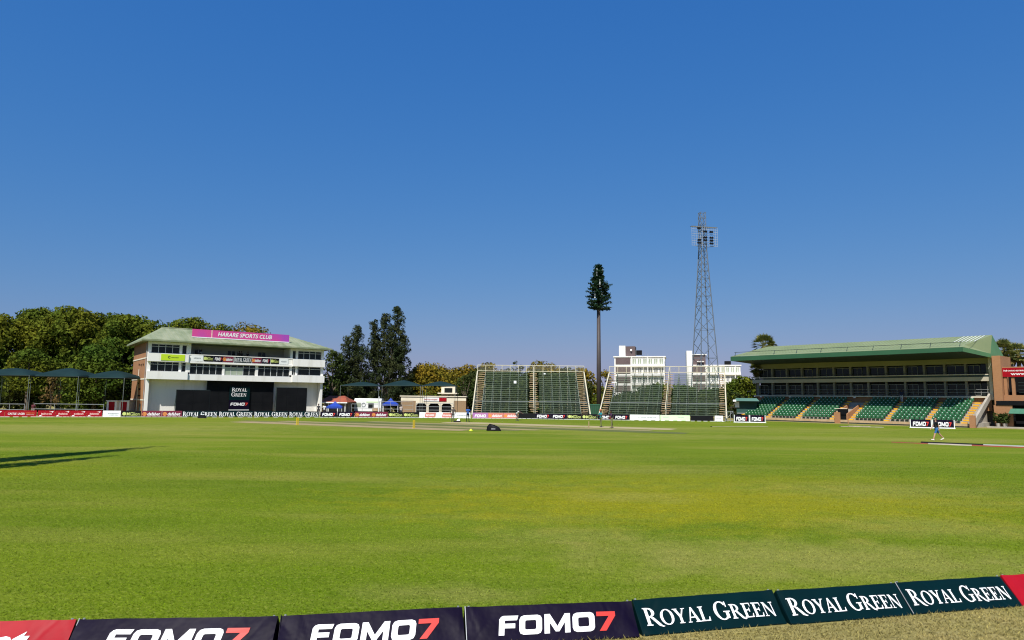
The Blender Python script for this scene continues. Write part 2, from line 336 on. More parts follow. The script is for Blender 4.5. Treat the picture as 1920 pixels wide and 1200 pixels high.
# playing field: an oval bounded by the advertising boards
rim = [(-7.0, 9.0), (-3, 8.75), (-.6, 8.9), (1.6, 9.15), (3.9, 9.7), (5.9, 10.25), (7.7, 10.75), (14, 13.5), (24, 19), (38, 28), (52, 42), (61, 58), (62.5, 70), (60, 78.5)]
rim += [tuple(at(1816, 802.5)[:2]), tuple(at(1620, 797)[:2]), tuple(at(1437, 790)[:2]), tuple(at(1290, 788.5)[:2]), tuple(at(1180, 787)[:2]), tuple(at(1000, 784)[:2]), tuple(at(900, 783)[:2]),
        tuple(at(750, 782.3)[:2]), tuple(at(600, 781.5)[:2]), tuple(at(300, 781.3)[:2]), tuple(at(0, 781.3)[:2]), (-70, 74), (-76, 60), (-70, 44), (-55, 29), (-35, 17), (-18, 11)]
def smooth_loop(P, k=6):
    P = [np.array(p) for p in P]; n = len(P); out = []
    for i in range(n):
        a, b, c, d = P[i-1], P[i], P[(i+1) % n], P[(i+2) % n]
        for j in range(k):
            t = j/k; out.append(.5*((2*b)+(c-a)*t+(2*a-5*b+4*c-d)*t*t+(3*b-a-3*c+d)*t**3))
    return out
sheet('outfield_lawn', smooth_loop(rim), .004, LAWN, label='green cricket outfield')
# the square: parallel pitch strips, dry and part grown over
pd = np.array([.886, -.464]); pd = pd/np.linalg.norm(pd); pp = np.array([-pd[1], pd[0]]); pO = at(776, 803)[:2]-pd*16
def strip(nm, a0, a1, b0, b1, c, c2, z, lab):
    g = random.Random(int(a0*7+b0*13)); n = 40; lo = []; hi = []; w0 = w1 = 0
    for i in range(n+1):
        w0 = .7*w0+g.uniform(-.09, .09); w1 = .7*w1+g.uniform(-.09, .09); e = min(i, n-i)/n; tp = min(1, .72+e*7)
        m_ = (b0+b1)/2; a = a0+(a1-a0)*i/n; lo.append(pO+pd*a+pp*(m_+(b0-m_)*tp+w0)); hi.append(pO+pd*a+pp*(m_+(b1-m_)*tp+w1))
    V = [(p[0], p[1], z) for p in lo+hi]; o = MB().add(V, [(i, i+1, n+2+i, n+1+i) for i in range(n)]).build(nm, pm(nm+'_soil', c, c2, .8, .95, stretch=(.6,1.2,1), bump=.2, lo=.3, hi=.7)); tag(o, lab, None, None, 'structure')
TAN = (.34,.25,.13); TAN2 = (.25,.20,.085); MOW = (.10,.12,.022); MOW2 = (.15,.145,.035)
strip('pitch_strip', -8, 22, -1.7, 1.5, TAN, TAN2, .012, 'tan practice pitch strip between the yellow stumps')
strip('pitch_strip', -10, 26, 1.52, 3.4, MOW, MOW2, .012, 'dark mown strip just beyond the yellow stumps')
strip('pitch_strip', -6, 27, 3.42, 5.8, (.30,.235,.11), (.20,.175,.06), .012, 'second tan pitch strip beyond the yellow stumps')
strip('pitch_strip', 0, 40, 6.4, 9.4, (.085,.10,.018), MOW, .012, 'dark green mown pitch strip behind the kit bag')
strip('pitch_strip', 2, 36, 9.42, 11.6, (.27,.22,.10), (.20,.175,.06), .012, 'dull tan pitch strip past the kit bag')
strip('pitch_strip', 10, 37, 13.0, 17.3, (.40,.32,.17), (.29,.25,.11), .012, 'pale bare pitch strip in front of the batters')
# tall grass blades close to the camera
def blades(name, m, y0, y1, inside, dens, h, w, label, xr=None):
    n = int(dens); Y = y0+(y1-y0)*RNG.random(n)**1.25; X = (RNG.random(n)*2-1)*(Y*.80+.6)
    k = inside(X, Y) & (RNG.random(n) < np.clip((y1+2-Y)/(y1*.55), 0, 1)); X, Y = X[k], Y[k]; n = len(X)
    a = RNG.random(n)*6.283; ln = (.35+.65*RNG.random(n))*h*(1+.015*Y); wd = w*(.6+.8*RNG.random(n))*(1+.05*Y); t = RNG.random(n)*6.283; b = ln*(.4+.9*RNG.random(n))
    V = np.zeros((n, 3, 3))
    V[:,0] = np.stack([X-np.cos(a)*wd, Y-np.sin(a)*wd, np.full(n, .002)], 1); V[:,1] = np.stack([X+np.cos(a)*wd, Y+np.sin(a)*wd, np.full(n, .002)], 1)
    V[:,2] = np.stack([X+np.cos(t)*b, Y+np.sin(t)*b, ln], 1)
    me = bpy.data.meshes.new(name); me.vertices.add(3*n); me.vertices.foreach_set('co', V.ravel()); me.loops.add(3*n); me.loops.foreach_set('vertex_index', np.arange(3*n, dtype=np.int32))
    me.polygons.add(n); me.polygons.foreach_set('loop_start', np.arange(0, 3*n, 3, dtype=np.int32)); me.polygons.foreach_set('loop_total', np.full(n, 3, np.int32)); me.update(); me.materials.append(m)
    tag(link(name, me), label, 'grass', None, 'stuff')
_rx = np.array([p[0] for p in rim[:11]]); _ry = np.array([p[1] for p in rim[:11]])
edge = lambda X: np.interp(X, _rx, _ry, left=9.6)
blades('grass', turf_mat('lawn_blades', 'lawn', True), 8.6, 40, lambda X, Y: Y > edge(X)+.28, 600000, .019, .006, 'short green grass blades of the outfield')
blades('grass', turf_mat('dry_blades', 'dry', True), 5.0, 14, lambda X, Y: Y < edge(X)-.14, 260000, .03, .0055, 'dry straw coloured grass outside the boards')
blades('grass', turf_mat('tall_dry_blades', 'dry', True), 6.5, 14, lambda X, Y: (Y < edge(X)-.13) & ((Y > edge(X)-.32) | (np.sin(X*5.1+Y*3)*np.sin(Y*7.3-X*2) > .55)), 60000, .06, .005, 'longer dry grass tufts along the foot of the near boards')

# ================================================================== BOUNDARY BOARDS
def face_print(parent, kind, L, H, y, seed=0):
    """printing on an upright panel whose face is the plane y, from x -L/2..L/2 and z 0..H"""
    if kind == 'logo7':
        w, r = logo7(); k = bounds(w+r); letters(w, 0, H*.5, L*.76, H*.5, y, k).build('lettering', INK_W, parent); letters(r, 0, H*.5, L*.76, H*.5, y, k).build('numeral', INK_R, parent)
    elif kind == 'serif':
        P = serif('ROYAL GREEN', 1.1); k = bounds(P); n = len(serif('ROYAL'))
        for q in (P[:n], P[n:]): letters(q, 0, H*.50, L*.96, H*.80, y, k).build('lettering', INK_W, parent)
    elif kind == 'bet':
        letters(word('dafabet', .03, .25), L*.1, H*.5, L*.64, H*.5, y).build('lettering', INK_W, parent); disc(-L*.36, H*.5, H*.3, y).build('emblem', INK_O, parent)
        letters(ring(0,0,1,1,.3,.3,30,330,14), -L*.36, H*.5, H*.36, H*.36, y-.003).build('emblem_ring', MAROON, parent)
    elif kind == 'lion':
        letters(word('MGlion', .010), L*.1, H*.5, L*.66, H*.56, y).build('lettering', INK_Y, parent); disc(-L*.36, H*.52, H*.27, y).build('emblem', INK_Y, parent)
    elif kind == 'redmark':
        letters(marks(7, seed), 0, H*.5, L*.6, H*.3, y).build('lettering', INK_P, parent)
        MB().add([(L*.12,y,H*.8),(L*.40,y,H*.9),(L*.34,y,H*.66),(L*.30,y,H*.78)], [(0,3,1),(3,2,1)]).build('swash', INK_W, parent)
        MB().add([(-L*.45,y,H*.12),(-L*.2,y,H*.14),(-L*.36,y,H*.32)], [(0,1,2)]).build('swash', INK_W, parent)
    elif kind == 'castle':
        letters(word('CASTLE', .03), -L*.27, H*.5, L*.27, H*.3, y).build('lettering', INK_W, parent); letters(word('LAGER', .03), L*.02, H*.5, L*.22, H*.3, y).build('lettering', INK_W, parent)
        letters(marks(12, 5), L*.3, H*.62, L*.28, H*.12, y).build('slogan', INK_O, parent); letters(marks(9, 6), L*.3, H*.36, L*.26, H*.1, y).build('slogan', INK_P, parent)
    elif kind == 'grey': letters(marks(9, seed), L*.08, H*.55, L*.6, H*.2, y).build('lettering', INK_G, parent); letters(marks(12, seed+1), L*.1, H*.3, L*.5, H*.1, y).build('slogan', INK_G, parent)
    elif kind == 'greyred':
        MB().add([(-L*.2,y,H*.1),(L*.42,y,H*.1),(L*.46,y,H*.95),(-L*.14,y,H*.95)], [(0,1,2,3)]).build('print_patch', PINK, parent); letters(marks(6, seed), L*.12, H*.5, L*.45, H*.3, y-.002).build('lettering', INK_W, parent)
    elif kind == 'pinkbet': letters(word('dafabet', .03, .25), L*.08, H*.5, L*.66, H*.46, y).build('lettering', INK_W, parent); disc(-L*.37, H*.5, H*.28, y).build('emblem', INK_O, parent)
    elif kind == 'fomo':
        w, r = logo7(); letters(w, 0, H*.45, L*.74, H*.5, y).build('lettering', INK_W, parent)
    elif kind == 'mint': letters(marks(5, seed), -L*.3, H*.66, L*.2, H*.16, y).build('lettering', INK_G, parent); letters(marks(5, seed+2), L*.2, H*.66, L*.2, H*.16, y).build('lettering', INK_G, parent)
    elif kind == 'greywhite': letters(marks(6, seed), 0, H*.5, L*.6, H*.25, y).build('lettering', INK_G, parent)
PMAT = dict(logo7=NAVY, serif=RGREEN, bet=MAROON, lion=BLACK, redmark=REDV, castle=REDV, grey=PANELW, greyred=PANELW, pinkbet=PINK, fomo=LILAC, mint=MINT, plain=BLACK, greywhite=PANELW)
GB = 'boards standing along the far boundary'
def far_board(x0, x1, yb0, yb1, kind, label, H=.80, seed=0, frame=None):
    A = at(x0, yb0); B = at(x1, yb1); d = B-A; L = float(np.hypot(d[0], d[1])); mid = (A+B)/2
    t = thing('boundary_board', label, 'board', (mid[0], mid[1], .004), math.atan2(d[1], d[0]), GB)
    g = L-.03
    MB().hexa([(-g/2,-.03,.05),(g/2,-.03,.05),(g/2,0,.05),(-g/2,0,.05),(-g/2,.07,H),(g/2,.07,H),(g/2,.10,H),(-g/2,.10,H)]).build('panel', PMAT[kind], t)
    for sx in (-g*.3, g*.3): MB().tube((sx,.10,H*.9), (sx,.55,.0), .018).build('strut', STEEL, t)
    for sx in (-g*.42, -g*.14, g*.14, g*.42): MB().box(sx-.28, sx+.28, -.10, .12, 0, .05).build('foot', PANELW, t)
    if frame:
        MB().box(-g/2-.04, -g/2+.04, -.06, .12, 0, H+.03).build('frame_side', PANELW, t); MB().box(g/2-.04, g/2+.04, -.06, .12, 0, H+.03).build('frame_side', PANELW, t)
        MB().box(-g/2+.04, g/2-.04, -.075, -.04, .0, .12).build('frame_sill', PANELW, t)
    n0 = set(o.name for o in t.children)
    face_print(t, kind, g, H, 0, seed)
    ang = math.atan2(.10, H-.05)
    for o in t.children:
        if o.name not in n0:
            o.rotation_euler = (-ang, 0, 0); o.location = (0, -.043, 0)
    return t
FB = [
 (-44,8,782,782,'redmark','red board with pink print cut by the left picture edge, beside the long red board'),
 (8,68,782,782,'castle','long red board with white capitals and an orange slogan line'),
 (70,103,782,782,'redmark','red board with a pale word right after the long red board'),
 (103,132,782,782,'redmark','red board with pale word and white swash, second after the long red board'),
 (132,162,782,782,'redmark','red board with pale word and white swash, third after the long red board'),
 (162,191,782,782,'redmark','red board with pale word and white swash, touching the white board'),
 (192,226,782,782,'grey','white board with small grey print between red boards and brick wall'),
 (227,264,782,782,'lion','black board with lime lettering in front of the brick side wall'),
 (265,303,782,782,'bet','maroon board with orange emblem at the left corner of the white building'),
 (303,341,782,782,'bet','maroon board with orange emblem beside the first green serif board'),
 (341,408,782.1,782.2,'serif','green serif board next to the maroon boards below the white building'),
 (409,474,782.2,782.3,'serif','green serif board below the black poster panels, second from the maroon boards'),
 (475,540,782.3,782.4,'serif','green serif board below the black panels, third from the maroon boards'),
 (541,598,782.4,782.5,'serif','green serif board at the right end of the white building'),
 (600,632,782.5,782.7,'logo7','navy board with red seven in front of the red roofed hut'),
 (632,664,782.7,782.9,'logo7','navy board with red seven in front of the blue gazebo by the hut'),
 (665,696,782.9,783,'bet','maroon board with orange emblem in front of the white caravan'),
 (696,727,783,783.1,'bet','maroon board with orange emblem at the right end of the caravan'),
 (728,756,783.1,783.3,'lion','black board with lime lettering below the free standing blue gazebo'),
 (756,785,783.3,783.5,'lion','black board with lime lettering below the brick end of the cream pavilion'),
 (786,819,783.5,783.7,'greyred','white board with a red print patch below the first dark arch'),
 (819,850,783.7,784,'greyred','white board with a red print patch below the third dark arch'),
 (850,882,784,784.3,'greywhite','white board with grey print between the two standing players'),
 (886,915,784.4,784.6,'fomo','lilac board with white lettering at the left foot of the front facing bleacher'),
 (915,944,784.6,784.8,'pinkbet','pink board with orange emblem, right of the lilac board'),
 (944,972,784.8,785,'pinkbet','pink board with orange emblem behind the bending player'),
 (972,1003,785,785.5,'plain','plain black board under the middle stair of the front facing bleacher'),
 (1003,1033,785.5,786,'logo7','navy board with red seven beside the plain black board'),
 (1033,1063,786,786.5,'logo7','navy board with red seven beside a lime lettered board under the bleacher'),
 (1064,1091,786.5,787,'lion','black board with lime lettering beside the navy boards under the bleacher'),
 (1091,1120,787,787.4,'lion','black board with lime lettering below the green container'),
 (1121,1150,787.4,787.7,'logo7','navy board with red seven behind the player in teal'),
 (1150,1180,787.7,788.1,'logo7','navy board with red seven left of the long white board'),
 (1181,1237,788.1,788.9,'grey','long white board with grey print under the angled bleacher'),
 (1238,1294,788.9,789.7,'mint','long pale green board under the angled bleacher'),
 (1295,1338,789.7,790.2,'plain','long plain black board under the angled bleacher'),
 (1340,1356,790.2,790.6,'greywhite','short white board at the right foot of the angled bleacher'),
]
for i, (x0, x1, y0, y1, k, lab) in enumerate(FB): far_board(x0, x1, y0, y1, k, lab, seed=11*i)
far_board(1377,1405,792,792.5,'logo7','white framed navy board by the left seats of the grandstand, outer one', 1.0, frame=True)
far_board(1406,1435,792.5,793,'logo7','white framed navy board by the left seats of the grandstand, inner one', 1.0, frame=True)
far_board(1707,1747,802,803,'logo7','white framed navy board behind the walking person, with its word in full', .98, frame=True)
far_board(1749,1790,803,804,'logo7','white framed navy board partly hidden by the walking person', .98, frame=True)

# near boards: foam wedges in printed vinyl sleeves
ZT = .36; BK = .32
tops = [(-240,1171),(146,1161.5),(524,1156),(869,1138.5),(1185,1126.5),(1451,1107.5),(1677,1093),(1878,1080.5),(2105,1066)]
kinds = ['nearbet','logo7','logo7','logo7','serif','serif','serif','nearbet2']
labs = ['near red wedge board with white italic lettering, cut by the left edge','near navy wedge board beside the red one with its word cut by the lower edge','middle one of the three near navy wedge boards','near navy wedge board beside the green ones, its whole word showing',
        'near green serif wedge board touching the navy boards','near green serif wedge board between two other green ones','near green serif wedge board touching the red one at the right edge','near red wedge board at the right picture edge']
GN = 'wedge boards along the near boundary'
for i in range(8):
    jit = [0, .0, .012, -.01, .03, -.015, .01, .03][i]
    A = at(*tops[i], ZT); B = at(*tops[i+1], ZT); d = (B-A)[:2]; L = float(np.hypot(*d))-.03; mid = (A+B)/2; rz = math.atan2(d[1], d[0])
    n = np.array([d[1], -d[0]])/np.hypot(*d)                     # towards the camera
    o = thing('wedge_board', labs[i], 'board', (mid[0]+n[0]*(BK-jit), mid[1]+n[1]*(BK-jit), .006), rz, GN)
    # local: front foot y=0, crest y=BK z=ZT, rear foot y=2*BK ; slightly sagging skin
    g = random.Random(i*7+3); nx = 96; nz = 14; mb = MB(); vs = []; fs = []; cr = [(random.Random(i*31+q).choice((-1, 1))*(L/2-abs(random.Random(i*17+q).gauss(0, .28))), random.Random(i*13+q).uniform(-.9, .9), random.Random(i*7+q).uniform(.15, .95), random.Random(i*5+q).uniform(-.007, .007)) for q in range(11)]
    def skin(x, t):
        s = .009*math.sin(3.1*x+i)*math.sin(t*3.1)+.010*math.sin(11*x+i*2+t*4)*math.exp(-((abs(x)-L/2)/.25)**2)
        for cx_, sl_, ct_, am_ in cr: s += am_*math.exp(-(((x-cx_)-sl_*(t-ct_)*.5)/.022)**2)*max(0, 1-abs(t-ct_)*1.6)
        y = t*BK; z = .012+t*(ZT-.012); return (x, y+s*.7, z-s*.7-.004*abs(math.sin(5*x))*t)
    for a in range(nx+1):
        for b in range(nz+1): vs.append(skin(-L/2+L*a/nx, b/nz))
    for a in range(nx):
        for b in range(nz): k = a*(nz+1)+b; fs.append((k, k+nz+1, k+nz+2, k+1))
    nb0 = len(vs)
    for a in range(nx+1): vs.append((-L/2+L*a/nx, BK*2.0, .012))
    for a in range(nx+1): vs.append((-L/2+L*a/nx, .0, .0))
    for a in range(nx):
        fs.append((a*(nz+1)+nz, (a+1)*(nz+1)+nz, nb0+a+1, nb0+a)); c = nb0+nx+1
        fs.append((a*(nz+1), (a+1)*(nz+1), c+a+1, c+a))
    fs.append(tuple([b for b in range(nz+1)]+[nb0, nb0+nx+1])); q = nx*(nz+1); fs.append(tuple([q+b for b in range(nz, -1, -1)]+[nb0+2*nx+1, nb0+nx]))
    mb.add(vs, fs)
    km = {'logo7': NAVY, 'serif': RGREEN}.get(kinds[i], REDV)
    sk = mb.build('vinyl_sleeve', km, o, True)
    md = sk.modifiers.new('edge', 'EDGE_SPLIT'); md.split_angle = rad(35)
    slope = math.hypot(BK, ZT)
    def lay(P, cx, ct, w, h, mat, nm, keep=None, lift=.009):
        x0, x1, y0, y1 = bounds(P) if keep is None else keep; mm = MB()
        for j, p in enumerate(P):
            q = []
            for a, b in p:
                x = cx+(a-(x0+x1)/2)*w/(x1-x0); t = (ct+(b-(y0+y1)/2)*h/(y1-y0))/slope; e = skin(x, t); k = lift+.0004*(j % 5); q.append((e[0], e[1]-k*ZT/slope, e[2]+k*BK/slope))
            mm.add(q, [tuple(range(len(q)))])
        mm.build(nm, mat, o)
    if kinds[i] == 'logo7':
        w, r = logo7(); k = bounds(w+r); dx = [0,.05,.03,.07][i]
        lay(w, dx, slope*.45, L*.70, slope*.52, INK_W, 'lettering', k); lay(r, dx, slope*.45, L*.70, slope*.52, INK_R, 'numeral', k)
    elif kinds[i] == 'serif': 
        P = serif('ROYAL GREEN'); k = bounds(P); n = len(serif('ROYAL'))
        for q in (P[:n], P[n:]): lay(q, .0, slope*.47, L*.91, slope*.58, INK_W, 'lettering', k)
    elif kinds[i] == 'nearbet': lay(word('dafabet', .035, .25), -.02, slope*.50, L*.62, slope*.62, INK_W, 'lettering')
    else: lay(word('dafabet', .035, .25), .45, slope*.45, L*.5, slope*.55, INK_W, 'lettering')
    MB().tube((-L/2+.004, .0, .012), (-L/2+.004, BK, ZT+.006), .006).build('seam', STEEL if i in (1, 3, 6) else km, o)
    for s_ in (-1, 1): MB().tube((s_*(L/2-.05), BK+.01, ZT-.006), (s_*(L/2-.05), BK+.01, ZT+.005), .014).build('eyelet', STEEL, o)

# ================================================================== WHITE MEDIA BUILDING
LB = Frame(atY(271, 765, 92), (1.36, 1))
L0 = 24.35
bld = thing('media_building', 'white three storey building with brick side wall and green hipped roof', 'building', LB.o, LB.rz)
DEP = 13.0
hs = lambda x, y, v=0: LB.hit(x, y, v)[0]
# masses
MB().box(.30, L0-.30, 1.25, 1.55, 0, 5.0).build('ground_wall', WHITE, bld)
MB().prismx([(0,0),(.0,10.2),(DEP,10.2),(DEP,0)], -.02, .28).build('side_wall', BRICK, bld)
MB().box(L0-.28, L0+.02, 0.0, DEP, 0, 10.2).build('side_wall', WHITE, bld)
MB().box(-.06, .32, -.06, .42, 0, 5.0).build('corner_pier', WHITE, bld)
MB().box(-.06, .32, -.06, .42, 5.0, 10.2).build('corner_pier', WHITE, bld)
MB().box(L0-.32, L0+.05, -.05, .40, 0, 10.2).build('corner_pier', WHITE, bld)
MB().box(.28, L0-.28, DEP-.3, DEP-.003, 0, 10.2).build('back_wall', BRICK, bld)
for z in (2.15, 5.0, 7.85): MB().box(-.07, -.03, .4, DEP, z-.09, z+.09).build('string_course', CREAM, bld)
MB().tube((-.10, 6.4, .1), (-.10, 6.4, 6.4), .06).build('drain_pipe', CREAM, bld)
MB().tube((-.12, .75, .1), (-.12, .75, 10.0), .05).build('drain_pipe', STEEL, bld)
for a, z in ((7.0, 7.1), (5.2, 7.0), (3.4, 7.0), (6.4, 4.4), (4.6, 3.6), (5.4, 3.6), (4.4, 2.7), (5.6, 2.7)): MB().box(-.09, -.03, a-.22, a+.22, z-.12, z+.12).build('air_vent', BLACK, bld)
MB().box(-.08, -.03, 3.2, 4.6, .2, 1.6).build('side_door', DKSTEEL, bld)
# floors
MB().box(.33, L0-.33, .02, DEP-.4, 4.95, 5.2).build('floor_slab', WHITE, bld)
MB().box(.33, L0-.33, .45, DEP-.4, 7.4, 7.6).build('floor_slab', WHITE, bld)
cL, cR = hs(358, 664), hs(544, 675)      # centre bay between the two wings
for x0, x1 in ((-.10, cL-.35), (cR+.30, L0+.10)):
    MB().box(x0, x1, -.55, .0, 4.96, 6.0).build('parapet', WHITE, bld); MB().box(x0, x1, -.55, .0, 7.35, 8.45).build('parapet', WHITE, bld)
MB().box(cL-.34, cR+.29, -.30, .0, 4.93, 5.72).build('parapet', WHITE, bld)
MB().box(cL-.34, cR+.29, -.36, .0, 7.28, 7.52).build('balcony_edge', WHITE, bld)
MB().box(cL-.30, cR+.25, -.28, -.14, 7.52, 8.42).build('parapet', WHITE, bld)
MB().box(cL-.34, cR+.29, -.34, -.10, 8.42, 8.52).build('coping', WHITE, bld)
# wing infill piers
def pier(x0, x1, z0, z1, y0=-.03, y1=.35, m=WHITE): MB().box(x0, x1, y0, y1, z0, z1).build('pier', m, bld)
for z0, z1 in ((6.0, 7.35), (8.45, 10.2)):
    pier(hs(336.4,662)+.02, hs(341.6,662)-.02, z0, z1); pier(cL-.55, cL-.02, z0, z1); pier(cR+.0, cR+.34, z0, z1); pier(hs(555,665), hs(559,665), z0, z1); 
MB().box(.33, cL-.56, -.02, .3, 9.75, 10.2).build('lintel', WHITE, bld); MB().box(cR+.35, L0-.33, -.02, .3, 9.75, 10.2).build('lintel', WHITE, bld)
def window(x0, x1, z0, z1, y, n, transom=True, glass=GLASS, blinds=()):
    w = MB().box(x0, x1, y, y+.03, z0, z1).build('window', glass, bld)
    for i in range(n+1):
        x = x0+(x1-x0)*i/n; MB().box(x-.035, x+.035, y-.05, y-.003, z0, z1).build('mullion', ALU, w)
    for z in ([z0+.03, z1-.03]+([z1-(z1-z0)*.27] if transom else [])): MB().box(x0, x1, y-.045, y-.004, z-.03, z+.03).build('rail', ALU, w)
    for i, h in blinds:
        MB().box(x0+(x1-x0)*i/n+.05, x0+(x1-x0)*(i+1)/n-.05, y-.025, y-.002, z0+.06, z0+(z1-z0)*h).build('blind', BLIND, w)
    return w
window(.34, hs(336.4,662), 8.47, 9.74, .12, 4); window(hs(341.6,662), cL-.56, 8.47, 9.74, .12, 1, False)
window(.34, hs(336.4,690), 6.02, 7.34, .12, 4); window(hs(341,690), cL-.56, 6.02, 7.34, .12, 1)
window(hs(559,665), L0-.34, 8.47, 9.74, .12, 4); window(cR+.36, hs(555,665), 8.47, 9.74, .12, 1, False)
window(hs(559,695), L0-.34, 6.02, 7.34, .12, 2); window(cR+.36, hs(555,695), 6.02, 7.34, .12, 2)
# centre windows, first floor
xs = [cL, hs(417,700), hs(420.4,700), hs(478.6,704), hs(483,704), cR-.02]
for a, b in ((1, 2), (3, 4)): pier(xs[a]-.02, xs[b]+.02, 5.72, 7.28)
window(xs[0], xs[1]-.03, 5.73, 7.27, .12, 5, True); window(xs[2]+.03, xs[3]-.03, 5.73, 7.27, .12, 5, True, blinds=((0,.72),(1,.72),(2,.70))); window(xs[4]+.03, xs[5], 5.73, 7.27, .12, 5, True)
MB().box(xs[0]+.2, xs[1]-.3, .6, 2.2, 5.75, 6.2).build('counter', CREAM, bld)
# top balcony recess
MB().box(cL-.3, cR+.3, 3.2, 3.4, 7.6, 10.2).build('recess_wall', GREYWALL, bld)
for a, b in ((366, 378), (428, 441), (446, 449), (485, 498)):
    x0, x1 = hs(a, 656, 3.1), hs(b, 656, 3.1); w = MB().box(x0, x1, 3.12, 3.18, 8.7, 9.4).build('window', GLASS, bld); MB().box((x0+x1)/2-.03, (x0+x1)/2+.03, 3.08, 3.115, 8.7, 9.4).build('mullion', ALU, w)
MB().box(cL-.3, cL-.02, .36, 3.19, 7.6, 10.2).build('recess_side', WHITE, bld); MB().box(cR+.02, cR+.3, .36, 3.19, 7.6, 10.2).build('recess_side', WHITE, bld)
# hipped roof with standing seams
ov = .95; rz0 = 10.25; rzt = 12.45; rl, rr = hs(302, 616, 6), hs(553, 633, 6)
E0 = [(-ov,-ov,rz0), (L0+ov,-ov,rz0), (L0+ov,DEP+ov,rz0), (-ov,DEP+ov,rz0)]; RD = [(rl, 6.0, rzt), (rr-1.2, 6.0, rzt)]
rf = MB().add(E0+RD+[(x, y, z-.22) for x, y, z in E0], [(0,1,5,4), (1,2,5), (2,3,4,5), (3,0,4), (6,9,8,7), (0,6,7,1), (1,7,8,2), (2,8,9,3), (3,9,6,0)]).build('roof', ROOFG, bld)
for i in range(1, 44):
    x = -ov+(L0+2*ov)*i/44; yt = 6.0
    if x < rl: t = (x+ov)/(rl+ov); yt = -ov+t*(6+ov)
    elif x > rr-1.2: t = (L0+ov-x)/(L0+ov-rr+1.2); yt = -ov+t*(6+ov)
    zt = rz0+(yt+ov)/(6+ov)*(rzt-rz0); MB().tube((x,-ov+.02,rz0+.02), (x, yt, zt+.02), .035, n=4).build('seam', ROOFG, rf)
MB().box(-ov-.05, L0+ov+.05, -ov-.10, -ov-.01, rz0-.2, rz0+.02).build('gutter', FASCIA if 0 else ROOFG, rf)
MB().tube((rl, 6, rzt+.04), (rr-1.2, 6, rzt+.04), .10).build('ridge_cap', ROOFG, rf)
# things fixed to it: banners
def on_lb(name, lab, cat, s, v, z): return thing(name, lab, cat, LB.pt(s, v, z), LB.rz)
PURP = pm('magenta_purple_vinyl', (.58,.06,.26), (.36,.06,.40), .22, .5, detail=1, lo=.48, hi=.66)
s0, z0_ = LB.hit(360, 631, 1.2); s1, z1_ = LB.hit(542, 640, 1.2)
rb = on_lb('roof_sign', 'long pink and purple sign with white capitals on the green hipped roof', 'sign', (s0+s1)/2, 1.2, 10.98); W = s1-s0
MB().box(-W/2, W/2, 0, .06, .12, 1.2).build('panel', PURP, rb); MB().box(-W/2-.03, W/2+.03, -.03, .08, 0, .12).build('base_rail', PANELW, rb)
MB().box(-W/2+W*.185, -W/2+W*.195, -.02, .0, .12, 1.2).build('divider', INK_P, rb)
letters(word('HARARE SPORTS CLUB', .03, .22), W*.03, .66, W*.56, .60, -.02).build('lettering', INK_W, rb)
for k in range(6): MB().tube((-W/2+W*(k+.5)/6, .05, .9), (-W/2+W*(k+.5)/6, 1.3, .1), .03).build('brace', STEEL, rb)
lb = on_lb('lime_banner', 'lime green banner with small black emblem on the white parapet', 'banner', (hs(300.5,670)+hs(345,670))/2, -.58, 7.5); W = hs(345,670)-hs(300.5,670)
MB().box(-W/2, W/2, -.02, .02, 0, .86).build('panel', LIME, lb); letters(ring(0,0,1,1,.5,.5,20,330,10), -W*.16, .45, .35, .35, -.03).build('emblem', INK_K, lb); letters(marks(9, 3), W*.08, .43, W*.3, .12, -.03).build('lettering', INK_K, lb)
bs = [('greywhite',358.5,381,'small white banner at the left end of the balcony'),('lion',382,400.5,'small black lime lettered banner at the left of the balcony'),('logo7',400.8,418,'small navy banner at the left of the balcony'),('bet',418.3,438,'small maroon banner left of the green serif one on the balcony'),
      ('serif',439,472,'small green serif banner in the middle of the balcony'),('bet',473,490.5,'small maroon banner right of the green serif one on the balcony'),('logo7',490.8,507,'small navy banner at the right of the balcony'),('lion',508,523.5,'small black lime lettered banner at the right of the balcony'),('greywhite',524,541,'small white banner at the right end of the balcony')]
for k, a, b, lab in bs:
    x0, x1 = hs(a, 670, -.3), hs(b, 670, -.3); w = x1-x0-.02; t = on_lb('balcony_banner', lab, 'banner', (x0+x1)/2, -.315, 7.58); t['group'] = 'banners along the upper balcony'
    MB().box(-w/2, w/2, -.012, .02, 0, .82).build('panel', PMAT[k], t); face_print(t, k, w, .82, -.02, 31)
# sight screens and poster
def screen(px0, px1, v, z1, cols, rows, lab, z0=.05):
    x0, x1 = hs(px0, 750, v), hs(px1, 750, v); t = on_lb('sight_screen', lab, 'screen', (x0+x1)/2, v, 0); t['group'] = 'black sight screens below the white building'; w = x1-x0
    for i in range(cols):
        for j in range(rows): MB().box(-w/2+w*i/cols+.015, -w/2+w*(i+1)/cols-.015, 0, .05, z0+(z1-z0)*j/rows+.015, z0+(z1-z0)*(j+1)/rows-.015).build('panel', BLACK, t)
    for i in range(cols+1): MB().box(-w/2+w*i/cols-.03, -w/2+w*i/cols+.03, .055, .12, .0, z1).build('post', DKSTEEL, t)
    for j in range(rows+1): MB().box(-w/2, w/2, .125, .17, z0+(z1-z0)*j/rows-.03, z0+(z1-z0)*j/rows+.03).build('cross_rail', DKSTEEL, t)
    for i in range(cols+1): MB().tube((-w/2+w*i/cols, .17, z1*.8), (-w/2+w*i/cols, .17+min(.9, z1*.3), .0), .03).build('brace', DKSTEEL, t)
    return t
screen(387, 512, .45, 4.9, 6, 3, 'tall wide black sight screen behind the serif poster')
screen(330, 393, -2.0, 3.55, 2, 2, 'low black sight screen at the left, in front of the white wall')
screen(518, 575, -1.6, 4.1, 3, 3, 'black sight screen near the right end of the white building')
